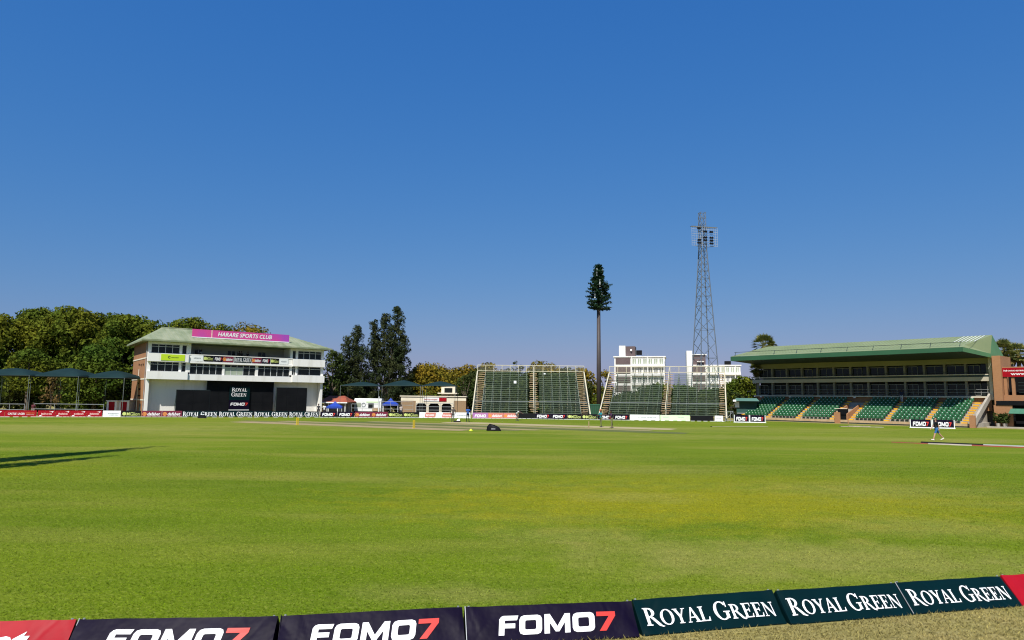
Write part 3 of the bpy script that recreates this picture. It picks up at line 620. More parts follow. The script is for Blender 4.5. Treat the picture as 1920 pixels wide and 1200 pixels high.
ps0, ps1 = hs(430, 745, .2), hs(468, 745, .2); w = ps1-ps0
po = on_lb('poster_panel', 'dark poster with white serif words above a red seven, on the black screen', 'poster', (ps0+ps1)/2, .22, .85)
MB().box(-w/2, w/2, 0, .05, 1.35, 3.3).build('panel', RGREEN, po); MB().box(-w/2, w/2, 0, .05, 0, 1.345).build('panel', NAVY, po)
letters(serif('ROYAL'), -w*.02, 2.85, w*.74, .62, -.02).build('lettering', INK_W, po); letters(serif('GREEN'), -w*.04, 2.15, w*.74, .62, -.02).build('lettering', INK_W, po)
a, b = logo7(); k = bounds(a+b); letters(a, 0, .78, w*.86, .42, -.02, k).build('lettering', INK_W, po); letters(b, 0, .78, w*.86, .42, -.02, k).build('numeral', INK_R, po)
MB().box(-w/2, w/2, -.03, .06, -.1, -.005).build('base_rail', PANELW, po)
bg = thing('kit_bag', 'small dark bag lying by the green serif boards', 'bag', at(379, 784), 0)
MB().add(*[([(-.5,-.25,0),(.5,-.25,0),(.5,.25,0),(-.5,.25,0),(-.38,-.15,.45),(.30,-.15,.38),(.30,.15,.38),(-.38,.15,.45)], [(0,3,2,1),(4,5,6,7),(0,1,5,4),(1,2,6,5),(2,3,7,6),(3,0,4,7)])][0]).build('body', BLACK, bg); MB().tube((-.2,0,.43), (.15,0,.41), .05).build('handle', PANELW, bg)

# ================================================================== GRANDSTAND
g1 = at(1437, 788.8); g2 = at(1816, 802); GS = Frame(g1, g2-g1)
gs = thing('grandstand', 'green roofed brick grandstand with two glazed tiers above green seats', 'grandstand', GS.o, GS.rz)
SL, SR, FV = -5.2, 26.9, 7.0
gh = lambda x, y, v=0: GS.hit(x, y, v)[0]
NR = 9; TR = .72; RS = .30; Z0 = .55
# seating terrace
MB().prismx([(-.02,0),(-.02,Z0-.1),(0.0,Z0-.1)]+sum([[(r*TR, Z0-.1+r*RS), ((r+1)*TR, Z0-.1+r*RS)] for r in range(NR)], [])+[(FV,Z0-.1+(NR-1)*RS),(FV,0)], SL+1.2, SR-.6).build('terrace', CONC, gs)
MB().box(SL+1.2, SR-.6, -.10, -.025, .16, Z0-.06).build('front_wall', TANSTEP, gs); MB().box(SL+1.2, SR-.6, -.07, -.026, 0, .158).build('plinth', DKSTEEL, gs)
ais = [gh(1389,788), gh(1440,789), gh(1496,791), gh(1560,793), gh(1596,794), gh(1662,797), gh(1738,799), gh(1808,800)]
def seat_mesh(spans, nm):
    mb = MB()
    for (x0, x1, r0, r1) in spans:
        n = int((x1-x0)/.52)
        for r in range(r0, r1):
            y = r*TR+.30; z = Z0-.1+r*RS+.36
            for i in range(n):
                x = x0+(x1-x0)*(i+.5)/n
                mb.box(x-.215, x+.215, y-.20, y+.20, z, z+.04); mb.hexa([(x-.215,y+.17,z+.06),(x+.215,y+.17,z+.06),(x+.215,y+.21,z+.06),(x-.215,y+.21,z+.06),(x-.19,y+.25,z+.44),(x+.19,y+.25,z+.44),(x+.19,y+.28,z+.44),(x-.19,y+.28,z+.44)])
                mb.box(x-.03, x+.03, y-.03, y+.03, z-.34, z); mb.box(x-.05, x+.05, y+.19, y+.205, z+.27, z+.35, 1)  # pale number tags, doubling as painted glints on the seat backs
    o = mb.build('seat_block', [SEATG, PANELW], gs); o['kind'] = 'stuff'; return o
AW = .40
edges_ = [a for a in ais]
vx0, vx1 = gh(1572, 790), gh(1592, 790)
for i in range(7):
    if i == 3: continue
    seat_mesh([(edges_[i]+AW, edges_[i+1]-AW, 0, NR)], '')
for a in ais:
    for r in range(NR):
        z = Z0-.1+r*RS
        MB().box(a-.30, a+.30, r*TR-.015, r*TR+.36, z+.005, z+.20).build('aisle_step', STEPY, gs)
vm = (ais[3]+ais[4])/2
MB().box(ais[3]+.45, vm-.1, -.2, .0, 0, 1.5).build('entrance_wall', BRICK, gs); MB().box(vm+.9, ais[4]-.3, -.12, .0, 0, .6).build('entrance_kerb', BRICK, gs)
for x in (ais[3]+.45, ais[4]-.6): MB().prismx([(0,.4),(0,1.3),(4.2,2.6),(4.2,1.9)], x, x+.15).build('entrance_cheek', BRICK, gs)
MB().box(ais[3]+.61, ais[4]-.61, .6, .7, .5, 2.0).build('entrance_shade', BLACK, gs)  # black sheet standing in for the shade of the entrance opening
MB().tube((ais[3]+.45, .0, 2.0), (ais[4]-.45, .0, 2.0), .04).build('hand_rail', CREAM, gs)
# tiers
COLG = pm('shaded_cream_column', (.24,.23,.19), None, .5, .8); SLABC = pm('shaded_cream_slab', (.50,.46,.36), (.42,.38,.29), .5, .8); FRMG = pm('shaded_window_metal', (.20,.20,.19), None, 1, .5)  # cream and metal darkened: the roof's shade is put into these colours
MB().box(SL, SR, FV+.02, FV+.25, 2.0, 3.66).build('rear_wall', BRICK, gs)
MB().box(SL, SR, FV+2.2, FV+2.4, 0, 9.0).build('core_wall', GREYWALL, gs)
MB().box(SL-.3, SR, FV-.35, FV+2.2, 3.66, 3.84).build('floor_slab', CREAM, gs)
MB().box(SL-.6, SR, FV-.45, FV+2.2, 5.80, 6.32).build('floor_slab', SLABC, gs)
MB().box(SL-.6, SR, FV-.40, FV-.28, 6.58, 6.68).build('balcony_rail', CREAM, gs)
MB().box(SL-.2, SR, FV-.40, FV-.22, 6.34, 6.54).build('balcony_board', DKSTEEL, gs)
MB().box(SL, SR, FV+.0, FV+.3, 8.05, 9.0).build('head_beam', pm('olive_beam', (.30,.28,.13), (.25,.24,.11), .3, .8), gs)
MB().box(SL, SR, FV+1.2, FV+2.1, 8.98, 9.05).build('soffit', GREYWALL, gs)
cols_ = [SL+.1+(SR-SL-.35)*k/13 for k in range(14)]
for k, x in enumerate(cols_):
    for z0, z1 in ((3.84, 5.80), (6.32, 8.05)):
        MB().box(x-.13, x+.13, FV+.02, FV+.34, z0, z1).build('column', COLG, gs)
    if k < 13:
        w_ = cols_[k+1]-x
        for z0, z1 in ((3.98, 5.42), (6.72, 7.85)):
            a, b = (x+.14, x+w_-.14) if k % 3 else (x+.14, x+w_*.62)
            wn_ = MB().box(a, b, FV+.50, FV+.54, z0, z1).build('window', GLASS, gs)
            for (p, q, r, s) in ((a, b, z1-.03, z1+.06), (a, b, z0-.05, z0+.03)): MB().box(p, q, FV+.44, FV+.495, r, s).build('rail', FRMG, wn_)
            for xx in (a, (a+b)/2, b): MB().box(xx-.035, xx+.035, FV+.44, FV+.496, z0+.03, z1-.03).build('mullion', FRMG, wn_)
            if k % 3 == 0: MB().box(b+.08, x+w_-.14, FV+.50, FV+.54, z0-.1, z1+.1).build('glass_door', GLASS, gs)
            MB().box(x+.14, x+w_-.14, FV+.56, FV+.66, z0-.14, z1+.5 if z0 < 5 else z1+.19).build('bay_shade_sheet', BLACK, gs)  # black sheet painted in for the shaded depth of the bay
    if k % 2 == 0 and k < 13: MB().box(x+.5, x+.8, FV-.42, FV-.36, 3.5, 3.66).build('bulkhead_lamp', PANELW, gs)
for z in (4.35, 4.7): MB().tube((SL, FV-.25, z), (SR-.1, FV-.25, z), .025).build('hand_rail', STEEL, gs)
for z in (6.95,): MB().tube((SL, FV-.30, z), (SR-.1, FV-.30, z), .02).build('hand_rail', DKSTEEL, gs)
MB().box(SR, SR+.35, FV-.45, FV+3.0, 3.4, 8.9).build('end_fin', CREAM, gs); MB().box(SR+.36, SR+.62, FV-.1, FV+3.2, 2.0, 8.9).build('end_fin', CONC, gs)
MB().box(SR-.6, SR-.25, .0, FV, 0, Z0).build('end_kerb', CONC, gs)
# roof
EV = -.8; ez, er = 9.74, 11.68; RV = 7.2; eL, eR = gh(1370, 668, EV), gh(1805, 651, EV); rL, rR = gh(1440, 650, RV), gh(1860, 628, RV)
RB = RV+3.6; gz = 8.7; sV = .35; sz = 10.05
P = [(eL,EV,ez),(eR,EV,ez),(rR+.1,5.6,gz+.5),(rR,RV,er),(rL,RV,er),(eL+.3,sV,sz),(eR-.05,sV,sz),(eL,RB,gz),(rR+.4,RB,gz)]
rfs = MB().add([P[5],P[6],P[3],P[4]], [(0,1,2,3)]).add([P[0],P[1],P[6],P[5]], [(0,1,2,3)]).add([P[4],P[3],P[8],P[7]], [(0,1,2,3)]).add([P[6],P[2],P[3]], [(0,1,2)]).add([P[1],P[2],P[6]], [(0,1,2)]).build('roof', ROOFG2, gs)
MB().add([P[2],P[8],P[3]], [(0,1,2)]).add([(rR+.1,5.6,gz+.5),(rR+.1,5.6,gz),(rR+.4,RB,gz)], [(0,1,2)]).build('gable_end', pm('mid_green_sheet', (.09,.22,.085), (.08,.19,.075), .3, .5), rfs)
MB().hexa([(eL,EV-.06,ez-.68),(eR,EV-.06,ez-.55),(eR,EV-.005,ez-.55),(eL,EV-.005,ez-.68),(eL,EV-.06,ez-.02),(eR,EV-.06,ez-.02),(eR,EV-.005,ez-.02),(eL,EV-.005,ez-.02)]).build('fascia', FASCIA, rfs)
MB().hexa([(eR+.01,EV-.05,ez-.55),(rR+.12,5.6,gz),(rR+.06,5.62,gz),(eR,EV,ez-.55),(eR+.01,EV-.05,ez-.02),(rR+.12,5.6,gz+.5),(rR+.06,5.62,gz+.5),(eR,EV,ez-.02)]).build('end_fascia', pm('mid_green_fascia', (.08,.20,.08), None, .3, .5), rfs)
MB().add([(eL,EV,ez-.66),(eR,EV,ez-.53),(rR,5.6,gz+.02),(rR,FV+1.2,8.9),(SL,FV+1.2,8.9),(eL,RB,gz-.05)], [(0,1,2,3,4,5)]).build('ceiling', DKSTEEL, rfs)  # shade under the roof put into the dark ceiling colour
MB().hexa([(eL,EV,ez-.66),(eL+.06,EV,ez-.66),(SL+.1,FV,8.95),(SL,FV,8.95),(eL,EV,ez-.02),(eL+.06,EV,ez-.02),(eL+.36,sV+.3,sz),(eL+.3,sV+.3,sz)]).build('end_fascia', FASCIA, rfs)
MB().tube((eL+.2, sV-.35, sz+.38), (eR-.2, sV-.35, sz+.38), .035).build('gutter_rail', DKSTEEL, rfs)
for px in (1375,1448,1490,1536,1585,1634,1687,1742,1798):
    x = gh(px, 660, EV); x = min(max(x, eL+.1), eR-.1); MB().tube((x, EV-.04, ez-.5), (x, sV-.35, sz+.42), .04).build('rail_post', DKSTEEL, rfs)
for k in range(6):
    x = rR-3.0+.45*k; f = lambda t: (x+t*.0, RV-.3-t*(RV-sV-1.2), er-.05-t*(er-sz-.35)); MB().tube(f(.0), f(.8), .035).build('roof_pale_seam', PANELW, rfs)
for k in range(1, 60):
    x = eL+1+(eR-eL)*k/60; a = max(0, (rL-x)/(rL-eL-.3)) if x < rL else 0
    MB().tube((x, sV, sz+.015), (x, sV+(RV-sV)*(1-a), sz+(er-sz)*(1-a)+.015), .02, n=4).build('roof_seam', ROOFG2, rfs)
for x in (ais[1], ais[4], ais[6]): MB().tube((x, EV+.6, ez-.5), (x, FV, 9.1), .06).build('rafter', DKSTEEL, rfs)
# end stair rail by the brick pavilion
MB().hexa([(SR-.2,-.3,.2),(SR+.05,-.3,.2),(SR+.05,6.6,3.5),(SR-.2,6.6,3.5),(SR-.2,-.3,1.05),(SR+.05,-.3,1.05),(SR+.05,6.6,4.2),(SR-.2,6.6,4.2)]).build('stair_parapet', CONC, gs)
MB().box(SR-.5, SR+.1, -.7, -.31, 0, 1.5).build('gate_pier', BRICK, gs)

# brick pavilion at the end of the stand
pv = thing('brick_pavilion', 'brick pavilion with dark openings and green awning beside the grandstand', 'building', GS.pt(SR+.7, 0), GS.rz)
MB().box(0, .9, FV-1.6, FV+3, 0, 8.9).build('pier', BRICK, pv)
MB().box(.9, 13, FV-1.0, FV-.7, 3.3, 4.0).build('spandrel', BRICK, pv)
MB().box(.3, 13, FV-2.2, FV-1.02, 2.75, 3.28).build('ledge', BLACK, pv)
MB().box(.9, 13, FV+1.5, FV+1.8, 0, 7.4).build('back_wall', BLACK, pv)
for x in (.95, 1.75): MB().box(x, x+.32, FV-.95, FV-.6, 4.0, 6.3).build('slim_pier', BRICK, pv)
MB().box(.9, 13, FV-1.0, FV-.6, 6.3, 7.5).build('head_wall', BRICK, pv)
MB().box(0.0, 1.9, FV-2.1, FV-1.8, 0, 2.75).build('lower_wall', BRICK, pv); MB().box(5.0, 9, FV-2.1, FV-1.8, 0, 2.75).build('lower_wall', BRICK, pv)
MB().box(1.9, 5.0, FV-.9, FV-.8, 0, 2.75).build('awning_shade', BLACK, pv)  # black sheet for the shade in the opening below the awning
for k in range(6): MB().hexa([(1.75+.55*k,FV-3.3,1.75),(1.75+.55*k+.54,FV-3.3,1.75),(1.75+.55*k+.54,FV-2.15,2.3),(1.75+.55*k,FV-2.15,2.3),(1.75+.55*k,FV-3.3,1.80),(1.75+.55*k+.54,FV-3.3,1.80),(1.75+.55*k+.54,FV-2.15,2.35),(1.75+.55*k,FV-2.15,2.35)]).build('awning_sheet', pm('awning_green', (.07,.20,.13), (.06,.17,.11), 1, .5), pv)
MB().box(-.5, 9, FV-3.6, FV-2.12, 0, .14).build('step', CONC, pv)
for k in range(7): MB().tube((3.1+.5*k, FV-.8, 4.0), (3.1+.5*k, FV-.8, 6.3), .025).build('bar', DKSTEEL, pv)
for k in range(5): MB().tube((2.4, FV-.8, 4.3+.42*k), (9, FV-.8, 4.3+.42*k), .02).build('bar', DKSTEEL, pv)
rs = thing('red_banner', 'red banner with two lines of white lettering above the dark openings', 'banner', GS.pt(SR+.7+.75, FV-1.05, 6.25), GS.rz)
MB().box(0, 6.5, -.03, .02, 0, 1.12).build('panel', REDV, rs); letters(marks(22, 9), 3.1, .78, 5.6, .2, -.04).build('lettering', INK_W, rs); letters(word('www.zimcricket', .03), 3.3, .38, 4.6, .34, -.04).build('lettering', INK_W, rs)
rd = thing('round_sign', 'round white sign on the black ledge at the right picture edge', 'sign', GS.pt(SR+.7+5.6, FV-2.25, 2.95), GS.rz)
MB().tube((0,0,0), (0,-.06,0), .62, n=28).build('disc', PANELW, rd); letters(ring(0,0,1,1,.1,.1), 0, 0, .95, .95, -.075).build('ring', INK_K, rd); letters(marks(4, 2), 0, 0, .5, .2, -.075).build('lettering', INK_K, rd)
for k, (x, c) in enumerate(((.5, BLACK), (1.2, BLACK))):
    sp = thing('potted_shrub', ['dark leafy shrub in a pot at the brick wall by the stair', 'dark leafy shrub in a pot nearer the green awning'][k], 'plant', GS.pt(SR+.7+x, FV-2.7, .14), 0)
    MB().tube((0,0,0), (0,0,.4), .2, .26, 10).build('pot', CONC, sp); mb = MB()
    for j in range(90):
        a = RNG.random()*6.28; r = RNG.random()**.5*.5; z = .5+RNG.random()*1.1; d = RNG.normal(size=3)*.12; e = RNG.normal(size=3)*.12; c_ = np.array([r*math.cos(a), r*math.sin(a), z]); mb.add([c_-d, c_-e, c_+d, c_+e], [(0,1,2,3)])
    mb.build('crown', LEAF_D, sp)

# ================================================================== BLEACHERS
PIPE = pm('pale_pipe', (.62,.58,.42), (.55,.50,.36), 1, .6); BENCH = pm('weathered_green_plank', (.06,.10,.06), (.19,.235,.16), .9, .7, stretch=(.4,1,1)); FRAMEG = pm('frame_green', (.17,.22,.165), (.26,.30,.23), 1.5, .6)
def bleacher(label, org, ux, W, nb, stairs, signs):
    fr = Frame(org, ux); t = thing('bleacher_stand', label, 'bleacher', fr.o, fr.rz, 'open scaffold bleachers')
    N = 21; rise = .315; tread = .50; zb = .75; D = N*tread; zt = zb+N*rise
    plank = MB().box(-.5, .5, 0, .20, -.02, .045).mesh('plank', BENCH); foot = MB().box(-.5, .5, 0, .14, 0, .04).mesh('footboard', pm('dark_plank', (.022,.045,.026), (.04,.065,.035), 1, .8))
    step = MB().box(-.5, .5, 0, .22, 0, .08).mesh('step', TANSTEP)
    spans = []; x = 0
    for (a, b) in stairs: spans.append((x, a)); x = b
    spans.append((x, W)); spans = [s for s in spans if s[1]-s[0] > .5]
    for r in range(N):
        y = r*tread; z = zb+r*rise
        for a, b in spans:
            o = link('plank', plank, t, ((a+b)/2, y, z+random.uniform(-.012, .012))); o.scale = (b-a-.04, 1, 1); o.rotation_euler = (0, random.uniform(-.002, .002), 0)
            o = link('footboard', foot, t, ((a+b)/2, y-.14, z-.19)); o.scale = (b-a-.04, 1, 1)
        for a, b in stairs:
            for h in (0,):
                o = link('step', step, t, ((a+b)/2+random.uniform(-.05, .05), y+h*tread, z-.1+h*rise)); o.scale = ((b-a)*random.uniform(.62, .9), 1, 1); o.rotation_euler = (0, random.uniform(-.09, .09), 0)
    for k in range(nb+1):
        x = W*k/nb; e = k in (0, nb)
        MB().tube((x, -.25, zb-.35), (x, D, zt-.12), .10 if e else .035).build('raker', PIPE if e else FRAMEG, t)
        for j in range(0, N+1, 4):
            MB().tube((x, j*tread, 0), (x, j*tread, zb+j*rise-.08), .035, n=5).build('post', DKSTEEL, t)
            if j+4 <= N: MB().tube((x, j*tread, .2), (x, (j+4)*tread, zb+(j+3)*rise), .022, n=4).build('brace', DKSTEEL, t)
        MB().tube((x, D+.1, 0), (x, D+.1, zt+.95), .045).build('rail_post', PIPE, t)
        if k < nb:
            x2 = W*(k+1)/nb
            for j in (8, 12, 16, 20): MB().tube((x, j*tread, .3 if k % 2 else zb+j*rise-.3), (x2, j*tread, zb+j*rise-.3 if k % 2 else .3), .02, n=4).build('brace', DKSTEEL, t)
    for z in (zt-.02, zt+.93): MB().tube((0, D+.1, z), (W, D+.1, z), .05).build('top_rail', PIPE, t)
    for z in (.4, 2.2, 4.2, 6.0): MB().tube((0, D+.05, z), (W, D+.05, z), .03).build('ledger', DKSTEEL, t)
    MB().tube((0, 4*tread, zb+4*rise+.42), (W, 4*tread, zb+4*rise+.42), .03).build('mid_rail', STEEL, t)
    mesh = MB()
    for i in range(int(W/.16)): mesh.tube((i*.16, D+.1, zt), (i*.16, D+.1, zt+.93), .007, n=3)
    for i in range(1, 6): mesh.tube((0, D+.1, zt+.16*i), (W, D+.1, zt+.16*i), .007, n=3)
    mesh.build('wire_mesh', PIPE, t)['kind'] = 'stuff'
    for (a, b) in stairs[1:-1] if len(stairs) > 2 else stairs[-1:]:
        m_ = (a+b)/2; MB().tube((m_, -.1, zb+.75), (m_, D, zt+.75), .05).build('stair_rail', PIPE, t)
        for j in range(0, N, 4): MB().tube((m_, j*tread, zb+j*rise-.1), (m_, j*tread, zb+j*rise+.76), .03).build('rail_post', PIPE, t)
    for (x, j, w, h) in signs: MB().box(x, x+w, j*tread-.06, j*tread-.02, zb+j*rise+.1, zb+j*rise+.1+h).build('notice', PANELW, t)
    return t
A = at(885, 783.0); A = A*(102.5/A[1]); B = atY(1107, 776, 102.2)
Wl = float(np.hypot(*(B-A)[:2])); bleacher('scaffold bleacher facing straight on, left of the tall mast', A, B-A, Wl, 13, [(.1, 1.5), (Wl*.475, Wl*.475+1.7), (Wl-1.5, Wl-.1)], [(Wl*.345, 14, .42, .42), (Wl*.62, 19, .3, .22)])
A = atY(1123, 780, 103.5); dirw = np.array([.958, -.287]); Wr = 18.3
bleacher('scaffold bleacher turned to the left, in front of the white flats', A, dirw, Wr, 13, [(.1, 1.4), (Wr*.49, Wr*.49+1.6), (Wr-1.0, Wr-.05)], [(Wr*.05, 15, .8, .12)])
ct = thing('green_container', 'green metal box standing between the two bleachers', 'container', atY(1115, 780, 108)*[1,1,0], 0)
MB().box(-.8, .8, 0, 1.4, 0, 2.0).build('body', pm('container_green', (.018,.09,.042), None, 1, .6), ct); MB().box(-.85, .85, -.05, 1.45, 2.003, 2.1).build('lid', pm('container_lid', (.05,.17,.10), None, 1, .6), ct)
for k in range(5): MB().box(-.7+.33*k, -.64+.33*k, -.04, -.002, .1, 1.95).build('rib', DKSTEEL, ct)

# ================================================================== MASTS
mp = atY(1123, 775, 116); mh = atY(1121, 497, 116)[2]
mono = thing('disguised_mast', 'tall phone mast disguised as a dark pine with a bare pole', 'mast', (mp[0], mp[1], 0))
tb = atY(1121, 583, 116)[2]
MB().tube((0,0,0), (0,0,tb), .42, .30, 14).build('pole', pm('dark_pole', (.06,.048,.045), (.05,.04,.04), 1, .6), mono, True); MB().tube((0,0,tb), (0,0,mh-.6), .34, .12, 10).build('pole_top', pm('dark_pole2', (.05,.045,.04), None, 1, .6), mono)
nd = MB(); brm = MB()
def frond(c, d, ln, k=26, rad_=.28):
    d = np.array(d)/np.linalg.norm(d); e = c+d*ln; brm.tube(c, e, .05, .015, 4)
    for j in range(k):
        t = .25+.75*random.random(); p = c+d*ln*t+np.array([random.gauss(0,rad_*.7), random.gauss(0,rad_*.7), random.gauss(0,rad_*.5)]); a = RNG.normal(size=3); a /= np.linalg.norm(a); b = np.cross(a, RNG.normal(size=3)); b /= np.linalg.norm(b)
        nd.add([p-a*.24, p-b*.085, p+a*.24, p+b*.085], [(0,1,2,3)])
for i in range(210):
    t = i/210; a = random.random()*6.283
    if t < .58:                                        # layered tiers of long level boughs
        k = int(t*12); z = tb+.25+(mh-tb-.6)*(k+.25*random.random())/12; ln = (2.55-.07*k)*random.uniform(.6, 1.08); up = .05+.05*k
    else:
        z = tb+.2+(mh-tb-.6)*t; ln = (1.5-(t-.58)/.42*.75)*random.uniform(.6, 1.05); up = .5+1.2*(t-.58)
    frond(np.array([0,0,z]), (math.cos(a), math.sin(a), up+random.uniform(-.12,.2)), ln, 34, .15 if t < .58 else .2)
nd.build('needles', MONO, mono); brm.build('branches', BARK, mono)
for k in range(9):
    a = k*.698; z = mh-1.2-(k % 3)*1.9; MB().box(math.cos(a)*.7-.09, math.cos(a)*.7+.09, math.sin(a)*.7-.06, math.sin(a)*.7+.06, z-.8, z+.5).build('antenna', PANELW if k % 2 else STEEL, mono)

TY = 150.; lp = atY(1323.5, 760, TY); ztop = atY(1316, 399, TY)[2]; zh0, zh1 = atY(1318, 463, TY)[2], atY(1318, 428, TY)[2]
LS = pm('tower_steel', (.15,.18,.215), (.12,.15,.18), 1, .5, metal=.2)
lt = thing('light_tower', 'tall steel lattice floodlight tower behind the angled bleacher', 'light tower', (lp[0], lp[1], 0), rad(12))
hw = lambda z: (.60 if z > zh0 else .60+(zh0-z)*.052)
zs = [0]; 
while zs[-1] < ztop-.5: zs.append(min(ztop, zs[-1]+max(1.5, hw(zs[-1])*1.75)))
cor = lambda z: [(hw(z)*a, hw(z)*b, z) for a, b in ((-1,-1),(1,-1),(1,1),(-1,1))]
for q in range(4):
    lg = MB()
    for a, b in zip(zs[:-1], zs[1:]): lg.tube(cor(a)[q], cor(b)[q], .12 if a < zh0 else .07, n=5)
    lg.build('leg', LS, lt)
for i, (a, b) in enumerate(zip(zs[:-1], zs[1:])):
    ca, cb = cor(a), cor(b)
    for q in range(4):
        MB().tube(ca[q], cb[(q+1) % 4], .06, n=4).build('diagonal', LS, lt)
        if i % 2 == 0 or a > 20: MB().tube(cb[q], cb[(q+1) % 4], .05, n=4).build('strut', LS, lt)
hd = 3.1; fy = -1.1
hf = MB()
for k in range(9): hf.tube((-hd, fy, zh0+(zh1-zh0)*k/8), (hd, fy, zh0+(zh1-zh0)*k/8), .035, n=4)
for k in range(13): hf.tube((-hd+2*hd*k/12, fy, zh0), (-hd+2*hd*k/12, fy, zh1), .03, n=4)
hf.build('lamp_grid', pm('pale_steel', (.42,.45,.48), None, 1, .5), lt); MB().box(-hd, hd, fy-.05, fy+.8, zh1+.05, zh1+.13).build('catwalk', LS, lt)
for sx in (-1, 1):
    for z in (zh0, zh1): MB().tube((sx*hd*.8, fy, z), (sx*.5, .3, z), .05, n=4).build('outrigger', LS, lt)
lampm = MB().tube((0,-.35,0), (0,0,.08), .26, .14, 10).mesh('floodlight', BLACK)
for cx in (-1.5, -.1, 1.4):
    for j in range(7):
        if random.random() < .25 or j in (0, 4): continue
        for s in (-.22, .22): o = link('floodlight', lampm, lt, (cx+s, fy-.1, zh0-.2+(zh1-zh0)*.92*j/6)); o.rotation_euler = (rad(-12), 0, random.uniform(-.3, .3))

# ================================================================== WHITE FLATS
GLASSF = pm('far_glass', (.10,.115,.12), (.22,.23,.22), .35, .3, spec=.3)  # lightened tone: reflection in the panes put into the colour
def flats(lab, px0, px1, ytop, Y, rz, Wd, Dp, nfl, bays, penthouse):
    P = atY(px0, 700, Y); z = atY(px0, ytop, Y)[2]; t = thing('apartment_block', lab, 'building', (P[0], P[1], 0), rz, 'white flats beyond the ground')
    MB().box(0, Wd, 0, Dp, 0, z-.35).build('wall', WHITE, t); MB().box(-.3, Wd+.3, -.3, Dp+.3, z-.345, z).build('roof_slab', WHITE, t)
    fh = 2.9; bw = 5.0
    dk = pm('brown_panel', (.12,.085,.085), (.10,.07,.07), .3, .7)
    for f in range(nfl):
        zt = z-.5-f*fh
        MB().box(.4, bw, -.12, -.004, zt-2.0, zt).build('brown_panel', dk, t)
        x = bw+.4; w_ = (Wd-bw-.6)/bays
        MB().box(bw+.2, Wd, -.9, -.004, zt-2.75, zt-2.0).build('balcony', WHITE, t)
        for b in range(bays):
            wn_ = MB().box(x+w_*b+.25, x+w_*(b+1)-.35, -.06, -.003, zt-1.9, zt-.35).build('window', GLASSF if (b*3+f) % 3 else BLIND, t)
            MB().box(x+w_*(b+.5)-.1, x+w_*(b+.5)+.05, -.10, -.065, zt-1.9, zt-.35).build('mullion', WHITE, wn_)
        for b in range(0, bays+1, 3): MB().box(x+w_*b-.12, x+w_*b+.1, -.95, -.91, zt-2.75, zt+.1).build('fin', WHITE, t)
    for (a, b, c, d, h, m_) in penthouse: MB().box(a, b, c, d, z+.003, z+h).build('penthouse', {'w': WHITE, 'd': dk}[m_], t)
    return t, z
t, z = flats('white flats with dark rooftop block rising left of the light tower', 1152, 1238, 668, 215, rad(-14), 15.5, 10, 4, 6, [(1.4, 3.4, 1, 7, 3.4, 'w'), (3.42, 6.4, 1.2, 6.8, 3.2, 'd')])
for k in range(5): MB().tube((6.6+k*.9, 2+k*.6, z), (6.6+k*.9, 2+k*.6, z+2.2-.3*k), .07).build('antenna', STEEL, t)
MB().box(6.6, 8.4, 2.2, 4, z+.6, z+2.0).build('water_tank', BLACK, t); MB().tube((5.2,.9,z+1.9), (5.2,.6,z+2.0), .3, n=12).build('dish', PANELW, t)
t, z = flats('white flats behind the light tower with a tall white stair shaft', 1293, 1385, 684, 225, rad(-12), 16.0, 10, 4, 7, [(.9, 5.2, .6, 6, 3.2, 'd')])
MB().box(-.9, .9, -.6, 7, 0, z+4.6).build('stair_shaft', WHITE, t); MB().box(.9, 5.6, .2, 6.4, z+3.25, z+3.5).build('roof_slab', WHITE, t); MB().box(2.4, 4.6, -1.2, .3, z+.9, z+1.15).build('canopy_slab', WHITE, t); MB().box(11.5, 13.4, 3, 5, z+.01, z+1.4).build('water_tank', BLACK, t)

# ================================================================== TREES
def quads_mesh(name, C, A, B, m):
    n = len(C); V = np.empty((n, 4, 3)); V[:,0] = C-A; V[:,1] = C-B; V[:,2] = C+A; V[:,3] = C+B
    me = bpy.data.meshes.new(name); me.vertices.add(4*n); me.vertices.foreach_set('co', V.ravel()); me.loops.add(4*n); me.loops.foreach_set('vertex_index', np.arange(4*n, dtype=np.int32))
    me.polygons.add(n); me.polygons.foreach_set('loop_start', np.arange(0, 4*n, 4, dtype=np.int32)); me.polygons.foreach_set('loop_total', np.full(n, 4, np.int32)); me.update(); me.materials.append(m); return me
def leafcloud(centres, radii, per, size, flat=.85, aspect=.6):
    C = []; N = []
    for c, r in zip(centres, radii):
        k = max(8, int(per*r*r)); d = RNG.normal(size=(k, 3)); d /= np.linalg.norm(d, axis=1)[:, None]; rr = r*(.72+.36*RNG.random(k))
        C.append(np.array(c)+d*rr[:, None]*np.array([1, 1, flat])); N.append(d)
    C = np.concatenate(C); N = np.concatenate(N); n = len(C); N = N+RNG.normal(size=(n, 3))*.55
    A = np.cross(N, RNG.normal(size=(n, 3))); A /= np.linalg.norm(A, axis=1)[:, None]; B = np.cross(N, A); B /= np.linalg.norm(B, axis=1)[:, None]
    s = size*(.6+.8*RNG.random(n)); return C, A*s[:, None], B*(s*aspect)[:, None]
GT = 'trees around the ground'
